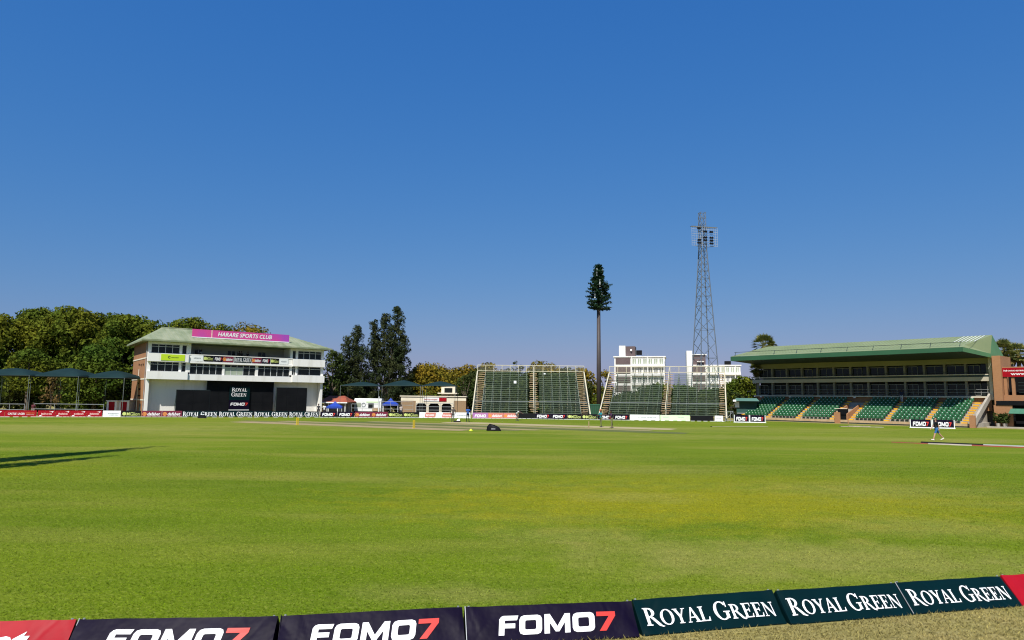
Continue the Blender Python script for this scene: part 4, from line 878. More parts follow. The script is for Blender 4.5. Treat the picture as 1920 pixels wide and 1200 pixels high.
def broad_tree(lab, X, Y, H, rx, zb, m, trunk=.35, n=46, per=60, size=.22, name='broadleaf_tree', shape='dome', ry=None):
    t = thing(name, lab, 'tree', (X, Y, 0), random.random()*6.28 if ry is None else 0, GT); ry = ry or rx
    cs = []; rs = []; hz = (H-zb)
    for i in range(n):
        a = random.random()*6.283; u = random.random()
        if shape == 'dome':
            q = math.sqrt(random.random()); zz = 1-abs(random.gauss(0,.05))-.9*(q**2.2)-max(0, .55*(random.random()-.5)); rr = q*(1-.12*random.random()); z = zb+hz*max(.02, zz*.92)-.6
        elif shape == 'full':
            zf = random.random()**.8; prof = (max(.0, 1-((zf-.40)/.60)**2.4))**.5 if zf > .40 else .86+.14*random.random(); rr = prof*(.78+.22*random.random()) if random.random() < .72 else prof*random.random(); z = zb+(hz-rx*.24)*zf
        else:
            q = math.sqrt(random.random()); rr = q; z = zb+hz*(.62+.3*(1-q*q)*random.random()+.1*random.random()-.35*q*q)
        r = random.uniform(.7, 1.35)*min(rx*.26, 1.5); cs.append((rr*rx*.82*math.cos(a), rr*ry*.82*math.sin(a), z-r*.3)); rs.append(r)
    link('crown', quads_mesh('crown', *leafcloud(cs, rs, per, size), m), t)
    mb = MB(); mb.tube((0,0,-.1), (.1,.05,zb+hz*.35), trunk, trunk*.6, 8)
    for k in range(7):
        c = cs[(k*5) % n]; mb.tube((.1,.05,zb+hz*(.05+.3*random.random())), (c[0]*.8, c[1]*.8, c[2]), trunk*.42, trunk*.12, 5)
    mb.build('trunk', BARK, t); return t
def tree_px(lab, px, ytop, Y, wpx, m, zb=1.6, **k):
    P = atY(px, 740, Y); H = atY(px, ytop, Y)[2]; return broad_tree(lab, P[0], Y, H, wpx/2*Y/FPX, zb, m, **k)
BG = dict(n=110, per=85, size=.25, shape='full')
tree_px('big mixed green tree cut by the left picture edge', -25, 580, 112, 150, LEAF_A, **BG)
tree_px('big ochre topped tree above the left shade canopy', 55, 566, 116, 150, LEAF_A, **BG)
tree_px('tallest mixed green tree above the middle left canopy', 118, 562, 114, 150, LEAF_A, **BG)
tree_px('big yellow green tree right of the tallest left one', 182, 574, 118, 150, LEAF_A, **BG)
tree_px('big green tree just left of the brick wall', 236, 580, 113, 150, LEAF_B, **BG)
tree_px('lower ochre tree bulging over the left shade canopies', 52, 648, 103, 86, LEAF_A, zb=2.2, n=70, per=60, size=.22, shape='full')
tree_px('lower green tree behind the canopy by the brick wall', 178, 640, 104, 110, LEAF_B, zb=1.0, n=80, per=60, size=.22, shape='full')
tree_px('dark green undergrowth tree behind the left canopies', 20, 690, 106, 110, LEAF_D, zb=.3, n=60, per=60, size=.22, shape='full')
tree_px('dark green undergrowth tree behind the middle left canopy', 110, 690, 107, 120, LEAF_D, zb=.3, n=60, per=60, size=.22, shape='full')
tree_px('dark green undergrowth tree beside the brick wall', 205, 690, 107, 90, LEAF_D, zb=.3, n=60, per=60, size=.22, shape='full')
tree_px('green crown showing behind the green roof, left of the pink sign', 296, 594, 128, 120, LEAF_B, zb=3, n=60, per=55, size=.24, shape='full')
tree_px('ochre crown rising behind the pink roof sign', 352, 584, 130, 150, LEAF_A, zb=3, n=100, per=55, size=.24, shape='full')
tree_px('small ochre crown behind the middle of the pink roof sign', 458, 598, 134, 110, LEAF_Y, zb=3, n=80, per=55, size=.22, shape='full')
tree_px('small green crown behind the pink roof sign', 414, 600, 133, 100, LEAF_A, zb=3, n=50, per=55, size=.22, shape='full')
tree_px('dry brown bush behind the pole of the left canopies', 96, 700, 99, 38, LEAF_T, zb=.4, n=26, per=80, size=.18, shape='full', trunk=.12, name='dry_bush')
# casuarinas
def casuarina(lab, px, Y, leaders, m=LEAF_C):
    P = atY(px, 740, Y); t = thing('casuarina_tree', lab, 'tree', (P[0], Y, 0), 0, GT); cs = []; rs = []; mb = MB(); mb.tube((0,0,-.1), (0,0,5), .4, .3, 8)
    for (lx, ytop, wpx, z0) in leaders:
        X = atY(lx, 740, Y)[0]-P[0]; H = atY(lx, ytop, Y)[2]; w = wpx/2*Y/FPX; yo = random.uniform(-1.5, 1.5); mb.tube((0,0,2.5), (X*.75, yo*.6, z0+(H-z0)*.4), .22, .12, 6); mb.tube((X*.75, yo*.6, z0+(H-z0)*.4), (X, yo, H-.5), .12, .03, 5)
        n = int((H-z0)*10)
        for i in range(n):
            f = i/n; z = z0+(H-z0)*f; ww = w*(1-f**2.2*.72)*random.uniform(.15, 1.25); a = random.random()*6.28; r = random.uniform(.18, .60); cs.append((X*(.75+.25*f)+ww*math.cos(a), yo+ww*math.sin(a), z)); rs.append(r)
    C, A, B = leafcloud(cs, rs, 210, .20, 1.0, .34)
    A[:, 2] -= .10*RNG.random(len(A)); link('crown', quads_mesh('crown', C, A, B, m), t); mb.build('trunk', BARK, t)
casuarina('tall dark feathery tree with the highest top, behind the blue gazebo', 722, 122, [(742,577,34,7),(715,587,36,6),(697,602,30,5),(752,630,44,3),(703,640,60,2),(732,612,64,3),(738,655,70,2)])
casuarina('dark pointed feathery tree next to the white building', 660, 119, [(664,611,30,6),(654,634,54,3),(680,652,56,2),(638,662,56,1),(664,660,84,1)])
tree_px('dark green tree touching the right end of the white building', 622, 652, 116, 60, LEAF_D, zb=.4, n=80, per=60, size=.2, shape='full')
tree_px('dark undergrowth tree below the pointed feathery tree', 670, 705, 125, 100, LEAF_D, zb=.3, n=60, per=60, size=.2, shape='full')
tree_px('dark undergrowth tree below the tallest feathery tree', 745, 705, 126, 80, LEAF_D, zb=.3, n=60, per=60, size=.2, shape='full')
tree_px('wide ochre flat crowned tree above the cream pavilion', 806, 676, 130, 140, LEAF_Y, zb=4.5, n=110, per=60, size=.22, shape='dome')
tree_px('ochre crown between flat crowned tree and bleacher', 872, 680, 133, 100, LEAF_Y, zb=3, n=80, per=60, size=.22, shape='full')
tree_px('dark leafless looking tree beside the left edge of the bleacher', 872, 700, 121, 46, LEAF_D, zb=.5, n=56, per=55, size=.18, shape='full')
tree_px('green shrubby tree behind the cream pavilion', 800, 712, 127, 120, LEAF_B, zb=.5, n=50, per=50, size=.22, shape='full')
tree_px('ochre crown peeping over the left half of the front bleacher', 912, 676, 140, 60, LEAF_Y, zb=2, n=60, per=50, size=.24, shape='full')
tree_px('wide ochre crown peeping over the middle of the front bleacher', 1018, 669, 142, 88, LEAF_Y, zb=2, n=70, per=50, size=.24, shape='full')
tree_px('small dark crown peeping over the top rail of the front bleacher', 968, 673, 146, 34, LEAF_D, zb=5, n=24, per=60, size=.2, shape='full')
tree_px('ochre tree seen between front bleacher and the dark pole', 1092, 684, 136, 70, LEAF_Y, zb=1, n=70, per=52, size=.24, shape='full')
for i, (px, lab) in enumerate(((905,'left'),(955,'middle left'),(1010,'middle right'),(1062,'right'))):
    tree_px(f'dark green tree seen through the {lab} benches of the front bleacher', px, 686, 126+2*i, 96, LEAF_D, zb=.2, n=110, per=70, size=.24, shape='full')
for i, (px, yt, lab) in enumerate(((1176,730,'left'),(1225,716,'middle left'),(1285,720,'middle right'),(1338,722,'right'))):
    tree_px(f'dark green tree seen through the {lab} benches of the angled bleacher', px, yt, 126+2*i, 80, LEAF_D, zb=.2, n=90, per=70, size=.24, shape='full')
tree_px('ochre bush at the foot of the dark pole', 1136, 692, 133, 40, LEAF_Y, zb=.5, n=40, per=55, size=.22, shape='full')
tree_px('ochre green tree between the angled bleacher and the grandstand', 1392, 700, 128, 76, LEAF_A, zb=.6, n=80, per=55, size=.22, shape='full')
tree_px('dark tree low behind the teal kiosk roof', 1372, 728, 117, 50, LEAF_D, zb=.2, n=50, per=55, size=.22, shape='full')
tree_px('green tree behind the left end of the grandstand', 1432, 718, 124, 50, LEAF_B, zb=.6, n=50, per=55, size=.22, shape='full')
# distant belt of trees
for i, (px, yt, lab) in enumerate(((1105,712,'grey green distant tree left of the white flats'),(1250,706,'grey green distant tree between the two white flats'),(1405,706,'grey green distant tree right of the white flats'),(640,690,'grey green distant tree behind the feathery trees'),(770,700,'grey green distant tree behind the ochre crowns'))):
    tree_px(lab, px, yt, 190, 130, LEAF_B, zb=.5, n=60, per=20, size=.4, shape='full')
# palms
def palm(lab, px, yc, Y, rpx, dead=True):
    P = atY(px, 740, Y); H = atY(px, yc, Y)[2]; R = rpx*Y/FPX; t = thing('palm_tree', lab, 'palm', (P[0], Y, 0), 0, 'palms beside the grandstand'); MB().tube((0,0,0), (0,0,H), .28, .2, 8).build('trunk', BARK, t); C = []; mb = MB(); db = MB()
    for i in range(62):
        a = random.random()*6.28; el = random.uniform(-.8, 1.4); d = np.array([math.cos(a)*math.cos(el), math.sin(a)*math.cos(el), math.sin(el)]); hub = np.array([0,0,H])+d*R*.55; s = np.cross(d, [0,0,1.]); s /= max(.1, np.linalg.norm(s)); u = np.cross(s, d); mb.tube((0,0,H), hub, .03, .02, 4)
        for k in range(11):
            b = (k-5)/5*1.25; e = d*math.cos(b)+s*math.sin(b); tip = hub+e*R*.52*random.uniform(.8,1.1)+np.array([0,0,-.06*R]); p = np.cross(e, u); mid = (hub+tip)/2; mb.add([hub, mid+p*.09, tip, mid-p*.09], [(0,1,2,3)])
    for i in range(30):
        a = random.random()*6.28; p0 = np.array([.2*math.cos(a), .2*math.sin(a), H-.2]); p1 = p0+np.array([math.cos(a)*R*.35, math.sin(a)*R*.35, -R*random.uniform(.5, 1.1)]); q = np.array([-math.sin(a), math.cos(a), 0])*.22; db.add([p0, (p0+p1)/2+q, p1, (p0+p1)/2-q], [(0,1,2,3)])
    mb.build('fronds', LEAF_P, t); db.build('dead_fronds', LEAF_T, t)
palm('tall fan palm above the left end of the green grandstand roof', 1434, 648, 122, 25); palm('shorter fan palm tucked under the left grandstand eave', 1420, 692, 112, 15); palm('fan palm peeping above the grandstand roof beside the taller palm', 1450, 650, 128, 12)
palm('fan palm above the brick pavilion next to the gable', 1888, 657, 104, 24); palm('fan palm above the red banner at the right picture edge', 1914, 664, 102, 24); palm('fan palm between the two palms above the pavilion', 1901, 668, 100, 13)
# off to the left, outside the frame: two slim cypresses throw the long shadows across the lawn
for k, (tip, hgt) in enumerate(((at(322, 835.5), 23.0), (at(245, 851.5), 22.0))):
    b = np.array([tip[0], tip[1]])+np.array([SUN_XY.x, SUN_XY.y])*hgt/math.tan(SUN_EL)
    t = thing('cypress_tree', ['slim cypress throwing the longer shadow on the lawn', 'slim cypress throwing the shorter shadow on the lawn'][k], 'tree', (b[0], b[1], 0), 0, GT); cs = [(random.uniform(-.2,.2), random.uniform(-.2,.2), 1.2+(hgt-2)*i/46) for i in range(46)]; rs = [max(.25, 1.0*math.sin(math.pi*min(1, .12+.88*i/46))**.8) for i in range(46)]
    link('crown', quads_mesh('crown', *leafcloud(cs, rs, 140, .16, 1.2), LEAF_D), t); MB().tube((0,0,0), (0,0,hgt*.7), .22, .06, 7).build('trunk', BARK, t)

# ================================================================== SHADE CANOPIES, TENTS, SMALL BUILDINGS
POLEG = pm('grey_green_pole', (.16,.19,.18), None, 1, .6)
def canopy(lab, px0, px1, ye, yp, Y, dep, group):
    A = atY(px0, ye, Y); B = atY(px1, ye, Y); W = B[0]-A[0]; ze = (A[2]+B[2])/2; zp = atY((px0+px1)/2, yp, Y)[2]
    t = thing('shade_canopy', lab, 'canopy', ((A[0]+B[0])/2, Y, 0), 0, group); n = 10; vs = []; fs = []
    for i in range(n+1):
        for j in range(n+1):
            u, v = i/n*2-1, j/n*2-1; k = (1-max(abs(u), abs(v))**1.3); vs.append((u*W/2, dep/2+v*dep/2, ze+(zp-ze)*k-.10*(1-abs(u))*(abs(v) > .99)))
    for i in range(n):
        for j in range(n): k = i*(n+1)+j; fs.append((k, k+n+1, k+n+2, k+1))
    c = MB().add(vs, fs).build('net', SHADE, t, True); md = c.modifiers.new('thick', 'SOLIDIFY'); md.thickness = .02
    for sx in (-1, 1):
        for y in (.0, dep): MB().tube((sx*W/2*.985, y, 0), (sx*W/2*.985, y, ze), .032, n=8).build('pole', POLEG if y == 0 else DKSTEEL, t)
        MB().tube((sx*W/2, 0, ze-.03), (sx*W/2, dep, ze-.03), .03).build('edge_cable', DKSTEEL, t)
    for y in (0, dep): MB().tube((-W/2, y, ze-.03), (W/2, y, ze-.03), .03).build('edge_cable', DKSTEEL, t)
canopy('dark green shade canopy cut by the left picture edge', -60, 56, 703, 688, 89, 6, 'shade canopies left of the white building')
canopy('dark green shade canopy between two others left of the white building', 58, 148, 705, 688, 90, 6, 'shade canopies left of the white building')
canopy('dark green shade canopy nearest the brick side wall', 150, 234, 708, 693, 92, 6, 'shade canopies left of the white building')
canopy('dark green shade canopy above the white caravan', 638, 711, 723, 715, 105, 5, 'shade canopies left of the bleachers')
canopy('dark green shade canopy above the free standing blue gazebo', 716, 789, 723, 712, 106, 5, 'shade canopies left of the bleachers')
canopy('dark green shade canopy above the dark arches', 792, 854, 723, 714, 106, 5, 'shade canopies left of the bleachers')
def railing(lab, pxs, Y, zs_, yoff=0, m=STEEL, r=.03):
    P = [atY(p, 740, Y) for p in pxs]; W = P[-1][0]-P[0][0]; t = thing('pipe_railing', lab, 'railing', (P[0][0], Y, 0), 0, 'pipe railings behind the boards')
    for p in P: MB().tube((p[0]-P[0][0], 0, 0), (p[0]-P[0][0], 0, zs_[-1]), r).build('post', m, t)
    for z in zs_: MB().tube((0, 0, z), (W, 0, z), r).build('rail', m, t)
railing('pipe railing behind the red boards', (66, 104, 145, 196), 88, (.9, 1.55)); railing('pipe railing cut by the left picture edge', (-20, 20, 48), 87, (.8, 1.5))
railing('pipe railing in front of the dark arches', (781, 803, 826, 850), 104, (1.0, 1.5, 2.0)); railing('pipe railing below the free standing blue gazebo', (712, 733, 754, 775), 103, (1.1, 1.7, 2.2)); railing('pipe railing in front of the white caravan', (660, 680, 700, 711), 103, (1.2, 1.8))
# white toilets with red doors
for k, (px, Y, lab) in enumerate(((211, 96, 'white cabin with red door, farther from the brick wall'), (234, 96.5, 'white cabin with red door against the brick wall'))):
    P = atY(px, 740, Y); t = thing('cabin', lab, 'cabin', (P[0], Y, 0), 0, 'small white cabins by the brick wall')
    MB().box(-.7, .7, 0, 1.5, 0, 1.9).build('wall', PANELW, t); MB().box(-.4, .4, -.05, -.004, .1, 1.8).build('door', REDV, t); MB().box(-.8, .8, -.1, 1.6, 1.903, 2.0).build('roof', PANELW, t)
# red roofed hut
P = atY(624, 740, 108); hut = thing('red_roofed_hut', 'small hut with red tiled roof and white posts beside the white building', 'hut', (P[0], 108, 0), 0)
w = 50/2*108/FPX; z1, z2 = atY(624, 754, 108)[2], atY(624, 742, 111)[2]
MB().add([(-w-.3,-.4,z1),(w+.3,-.4,z1),(w+.3,6.4,z1),(-w-.3,6.4,z1),(-w+.9,3,z2),(w-.9,3,z2)], [(0,1,5,4),(1,2,5),(2,3,4,5),(3,0,4),(0,3,2,1)]).build('roof', REDROOF, hut)
MB().box(-w-.3, w+.3, -.45, -.41, z1-.15, z1+.02).build('fascia', PANELW, hut); MB().box(-w, w, 3, 3.2, 0, z1-.02).build('back_wall', GREYWALL, hut)
for x in (-w+.1, -w*.3, w*.4, w-.1): MB().tube((x,0,0), (x,0,z1-.16), .08).build('post', PANELW, hut)
def gazebo(lab, px, Y, wpx, ye, yp):
    P = atY(px, 740, Y); w = wpx/2*Y/FPX; ze, zp = atY(px, ye, Y)[2], atY(px, yp, Y)[2]; t = thing('blue_gazebo', lab, 'gazebo', (P[0], Y, 0), rad(8), 'blue pop up gazebos')
    MB().add([(-w,-w,ze),(w,-w,ze),(w,w,ze),(-w,w,ze),(-w*.3,-w*.3,ze+(zp-ze)*.55),(w*.3,-w*.3,ze+(zp-ze)*.55),(w*.3,w*.3,ze+(zp-ze)*.55),(-w*.3,w*.3,ze+(zp-ze)*.55),(0,0,zp)], [(0,1,5,4),(1,2,6,5),(2,3,7,6),(3,0,4,7),(4,5,8),(5,6,8),(6,7,8),(7,4,8)]).build('roof', BLUEC, t)
    MB().box(-w, w, -w-.02, -w, ze-.28, ze).build('valance', BLUEC, t); MB().box(-w-.02, -w, -w, w, ze-.28, ze).build('valance', BLUEC, t); MB().box(w, w+.02, -w, w, ze-.28, ze).build('valance', BLUEC, t)
    for a in (-1, 1):
        for b in (-1, 1): MB().tube((a*w*.97, b*w*.97, 0), (a*w*.97, b*w*.97, ze), .035).build('leg', PANELW, t)
gazebo('blue gazebo in front of the red roofed hut', 629, 102.5, 27, 762, 752); gazebo('free standing blue gazebo right of the white caravan', 733, 105, 28, 757, 746)
P = atY(690, 740, 114); cv = thing('caravan', 'white caravan with rounded roof behind the maroon boards', 'caravan', (P[0], 114, 0), 0); w = 50/2*114/FPX
MB().prismx([(0,.5),(0,2.2),(.3,2.6),(1.9,2.6),(2.2,2.2),(2.2,.5)], -w, w).build('body', PANELW, cv); MB().box(-w*.1, w*.9, -.05, -.004, 1.9, 2.15).build('stripe', MINT, cv)
MB().box(w*.05, w*.45, -.05, -.004, 1.0, 1.8).build('window', GLASS, cv); MB().box(-w*.85, -w*.5, -.05, -.004, 1.2, 1.9).build('window', BLIND, cv); letters(ring(0,0,1,1,.25,.25), -w*.3, 1.55, .7, .7, -.05).build('emblem', INK_G, cv)
for x in (-w*.5, w*.5): MB().tube((x,.1,.32), (x,.35,.32), .32, n=14).build('wheel', BLACK, cv)
MB().box(w*.35, w*.95, -.06, -.02, .55, 1.1).build('counter', TANSTEP, cv)
P = atY(711, 740, 103); fp = thing('white_post', 'plain white post at the right of the caravan', 'post', (P[0], 103, 0), 0); MB().tube((0,0,0), (0,0,atY(711, 744, 103)[2]), .07, .07, 10).build('shaft', PANELW, fp); MB().tube((0,0,atY(711, 744, 103)[2]), (0,0,atY(711, 743.6, 103)[2]), .09, .05, 10).build('cap', PANELW, fp)
# cream pavilion
PY = 116.; A = atY(750, 740, PY); X = lambda p: atY(p, 740, PY)[0]-A[0]; Z = lambda y: atY(812, y, PY)[2]
cp = thing('cream_pavilion', 'low cream pavilion with three dark arches and brick ends', 'building', (A[0], PY, 0), 0)
zt, za, zm = Z(744), Z(756), Z(771)
ar = [(781, 800), (804.5, 824), (828.5, 847)]; xs = [X(780)]+sum([[X(a), X(b)] for a, b in ar], [])+[X(851)]
for i in range(0, 8, 2): MB().box(xs[i], xs[i+1], 0, .3, 0, za).build('pier', CREAM, cp)
MB().box(X(780), X(851), 0, .3, za, zt).build('wall', CREAM, cp); MB().box(X(752), X(780), .02, .3, 0, Z(752)).build('brick_end', TANBRICK, cp); MB().box(X(752), X(780), .0, .3, Z(752), zt).build('wall', CREAM, cp)
MB().box(X(851), X(874), .02, .3, 0, Z(751)).build('brick_end', TANBRICK, cp); MB().box(X(851), X(874), 0, .3, Z(751), zt-.1).build('wall', CREAM, cp)
for a, b in ar:
    MB().box(X(a), X(b), .35, .4, 0, za).build('arch_shade', BLACK, cp)  # black sheet stands for the shade inside the arch
    for s, x in ((1, X(a)), (-1, X(b))): MB().add([(x,.01,za),(x+s*.35,.01,za),(x,.01,za-.35),(x,.29,za),(x+s*.35,.29,za),(x,.29,za-.35)], [(0,1,2),(3,5,4),(1,4,5,2)]).build('arch_corner', CREAM, cp)
MB().box(X(750), X(875), -.15, 4, zt, zt+.15).build('roof_slab', CREAM, cp); MB().box(X(750)+.05, X(874), 3.7, 3.9, 0, zt-.02).build('back_wall', BRICK, cp)
ub = MB().box(X(825), X(851), 2.0, 6, zt+.16, Z(722)).build('upper_room', CREAM, cp); MB().box(X(831), X(846), 1.95, 1.997, Z(738), Z(727)).build('window', GLASS, ub); MB().box(X(820), X(856), .5, 6.5, Z(742)+.35, Z(740)+.35).build('terrace_slab', CREAM, cp)
rs2 = thing('pavilion_sign', 'white and red sign above the dark arches of the cream pavilion', 'sign', (A[0]+X(816), PY-.06, Z(749)), 0); w = (X(838)-X(795))/2; MB().box(-w, w, -.03, .03, -.32, .32).build('panel', PANELW, rs2); MB().box(w*.35, w, -.045, -.032, -.3, .3).build('red_patch', REDV, rs2); letters(marks(9, 8), -w*.35, 0, w*1.1, .3, -.04).build('lettering', REDV, rs2)
# teal kiosk by the stand
P = atY(1400, 760, 107); kz = atY(1400, 752, 107)[2]; ks = thing('kiosk', 'small kiosk with teal roof at the left end of the grandstand', 'kiosk', (P[0], 107, 0), rad(-20)); TEAL = pm('teal_sheet', (.03,.13,.11), (.025,.11,.095), .6, .6)
MB().hexa([(-1.9,-1,kz),(1.9,-1,kz),(1.9,2,kz),(-1.9,2,kz),(-1.5,-.7,kz+.45),(1.5,-.7,kz+.45),(1.5,1.7,kz+.45),(-1.5,1.7,kz+.45)]).build('roof', TEAL, ks); MB().box(-1.5, 1.5, 0, 1.6, 0, kz-.003).build('wall', pm('dark_teal', (.02,.07,.06), None, 1, .7), ks); MB().box(-1.75, -1.1, -.12, -.01, kz-1.0, kz-.1).build('sign_board', PANELW, ks); MB().box(-1.45, 1.45, -.5, -.005, .95, 1.05).build('counter', STEEL, ks)
MB().box(-1.98, -1.5, -1.02, -.98, kz-.1, kz+.2).build('corner_plate', PANELW, ks)
gt = thing('metal_gate', 'grey pipe gate between the angled bleacher and the framed boards', 'gate', at(1360, 791), rad(-15))
for x in (0, .35, .7, 1.05): MB().tube((x,0,0), (x,0,1.5), .03).build('bar', STEEL, gt)
for z in (.2, 1.45): MB().tube((0,0,z), (1.05,0,z), .03).build('rail', STEEL, gt)
MB().tube((0,0,.2), (1.05,0,1.45), .025).build('brace', STEEL, gt)

# ================================================================== ON THE FIELD
def stumps(lab, p):
    t = thing('stump_set', lab, 'stumps', (p[0], p[1], .012), math.atan2(pp[1], pp[0]), 'yellow practice stumps')
    MB().box(-.17, .17, -.06, .06, 0, .03).build('base', YELLOW, t)
    for x in (-.13, 0, .13): MB().tube((x,0,.03), (x,0,.74), .03, .028, 8).build('stump', YELLOW, t)
    for x in (-.053, .053): MB().tube((x-.05,0,.722), (x+.05,0,.722), .012, n=6).build('bail', YELLOW, t)
stumps('yellow plastic stumps nearer the kit bag', at(776, 803)); stumps('yellow plastic stumps farther from the kit bag, towards the white building', at(557.5, 797))
th = thing('stump_set', 'thin wooden stumps beside the player in teal', 'stumps', at(1104, 803.5), math.atan2(pp[1], pp[0])); WOOD = pm('stump_wood', (.45,.33,.17), None, 4, .6); MB().box(-.13,.13,-.03,.03,0,.012).build('base', WOOD, th)
for x in (-.105, 0, .105): MB().tube((x,0,.012), (x,0,.71), .019, .018, 8).build('stump', WOOD, th)
bp = at(926, 808); kb = thing('kit_bag', 'black cricket kit bag with grey panel lying on the pitch edge', 'bag', (bp[0], bp[1], .012), rad(-12))
prof = [(-.62,.0,.50),(-.60,.42,.55),(-.42,.62,.52),(-.1,.54,.48),(.25,.46,.44),(.52,.28,.36),(.66,.03,.22)]
vs = []; fs = []; NSEG = 10
for (x, h, wd) in prof:
    for k in range(NSEG):
        a = math.pi*k/(NSEG-1); vs.append((x, -wd*.5*math.cos(a)*(1 if k not in (0, NSEG-1) else .95), max(.0, h*math.sin(a)**.6)))
for i in range(len(prof)-1):
    for k in range(NSEG-1): a = i*NSEG+k; fs.append((a, a+1, a+NSEG+1, a+NSEG))
fs.append(tuple(range(NSEG))); fs.append(tuple((len(prof)-1)*NSEG+k for k in range(NSEG-1, -1, -1)))
bd = MB().add(vs, fs).build('body', BLACK, kb, True)
MB().hexa([(-.2,-.275,.12),(.18,-.262,.12),(.2,-.255,.14),(-.2,-.268,.14),(-.18,-.17,.46),(.14,-.15,.40),(.14,-.13,.41),(-.18,-.15,.47)]).build('grey_pocket', pm('bag_grey', (.16,.15,.17), (.10,.10,.11), 5, .7), kb); MB().tube((-.35,-.1,.6), (.1,-.1,.52), .02).build('handle', BLACK, kb)
for y in (-.18, .18): MB().tube((-.63,y,.07), (-.58,y,.07), .07, n=10).build('wheel', BLACK, kb)
cn = thing('marker_cone', 'small fluorescent yellow cone on the turf near the kit bag', 'cone', at(883, 808)); FLUO = pm('fluorescent_yellow', (.62,.72,.02), None, 2, .5); MB().tube((0,0,0), (0,0,.18), .17, .08, 14).build('cone', FLUO, cn); MB().tube((0,0,0), (0,0,.02), .21, .21, 14).build('base', FLUO, cn)
hb = thing('towel_bag', 'dark low bag with white towel at the feet of the grey player', 'bag', at(857, 791.5)); MB().hexa([(-.45,-.2,0),(.45,-.2,0),(.45,.2,0),(-.45,.2,0),(-.38,-.14,.18),(.38,-.14,.18),(.38,.14,.18),(-.38,.14,.18)]).build('body', BLACK, hb); MB().hexa([(-.05,-.15,.17),(.35,-.15,.17),(.35,.15,.17),(-.05,.15,.17),(.05,-.1,.34),(.28,-.1,.45),(.28,.1,.45),(.05,.1,.34)]).build('towel', PANELW, hb)
# rolled covers on the lawn at the right
c0, c1 = at(1672, 829.5), at(1960, 841.5); d = c1-c0; Lc = float(np.hypot(*d[:2])); cvr = thing('pitch_cover', 'long low rolled pitch cover with red ends on the lawn at the right edge', 'cover', (c0[0], c0[1], .006), math.atan2(d[1], d[0]))
RUST = pm('rust_red_sheet', (.24,.04,.012), (.18,.06,.02), 1.2, .7); PALEC = pm('pale_tarp', (.40,.34,.26), (.30,.26,.18), 1.2, .6)
def low(x0, x1, w, h, m, nm): 
    MB().prismx([(-w,0),(-w*.8,h*.7),(-w*.2,h),(w*.3,h*.9),(w*.8,h*.5),(w,0)], x0, x1).build(nm, m, cvr)
low(0, Lc*.26, .30, .05, RUST, 'red_end'); low(Lc*.26, Lc*.55, .4, .07, PALEC, 'tarp'); low(Lc*.55, Lc, .35, .07, RUST, 'red_end')
MB().prismx([(.6,0),(.65,.08),(.85,.11),(1.0,.07),(1.05,0)], Lc*.2, Lc*.62).build('black_hose', BLACK, cvr); MB().prismx([(.75,0),(.8,.08),(1.0,.1),(1.2,0)], Lc*.62, Lc).build('pale_roll', pm('grey_tarp', (.28,.31,.26), None, 1, .6), cvr)
# low mats by the stand wall
for i, (a, b, lab) in enumerate((((1575,800),(1655,801.5),'pale sand coloured mat lying before the seats of the grandstand'),((1335,800.5),(1440,800.5),'thin white rope laid on the grass before the framed boards'))):
    A = at(*a); B = at(*b); d = B-A; L = float(np.hypot(*d[:2])); t = thing('ground_mat' if i == 0 else 'boundary_rope', lab, 'mat' if i == 0 else 'rope', (A[0], A[1], .006), math.atan2(d[1], d[0]))
    if i == 0: MB().box(0, L, -.5, .5, 0, .05).build('sheet', PALEC, t); MB().box(L*.2, L*.7, -.3, .4, .053, .12).build('fold', PALEC, t)
    else: MB().tube((0,0,.025), (L,0,.025), .022, n=8).build('rope', PALEC, t); MB().tube((-.2,0,.04), (0,0,.04), .03, n=8).build('end_cap', BLACK, t)

# ================================================================== PEOPLE
def capsule(mb, p, q, r0, r1, n=12, rings=3):
    p, q = Vector(p), Vector(q); d = q-p
    if d.length < 1e-4: d = Vector((0,0,1e-3)); q = p+d
    z = d.normalized(); x = z.orthogonal().normalized(); y = z.cross(x); vs = []; prof = []
    for i in range(rings+1): a = math.pi/2*i/rings; prof.append((p-z*(r0*math.cos(a)), r0*math.sin(a)))
    for i in range(rings+1): a = math.pi/2*i/rings; prof.append((q+z*(r1*math.sin(a)), r1*math.cos(a)))
    for c, r in prof:
        for k in range(n): t = 2*math.pi*k/n; vs.append(c+x*(max(r, 1e-3)*math.cos(t))+y*(max(r, 1e-3)*math.sin(t)))
    m = len(prof); fs = [(i*n+k, i*n+(k+1) % n, (i+1)*n+(k+1) % n, (i+1)*n+k) for i in range(m-1) for k in range(n)]+[tuple(range(n-1, -1, -1)), tuple((m-1)*n+k for k in range(n))]
    mb.add(vs, fs)
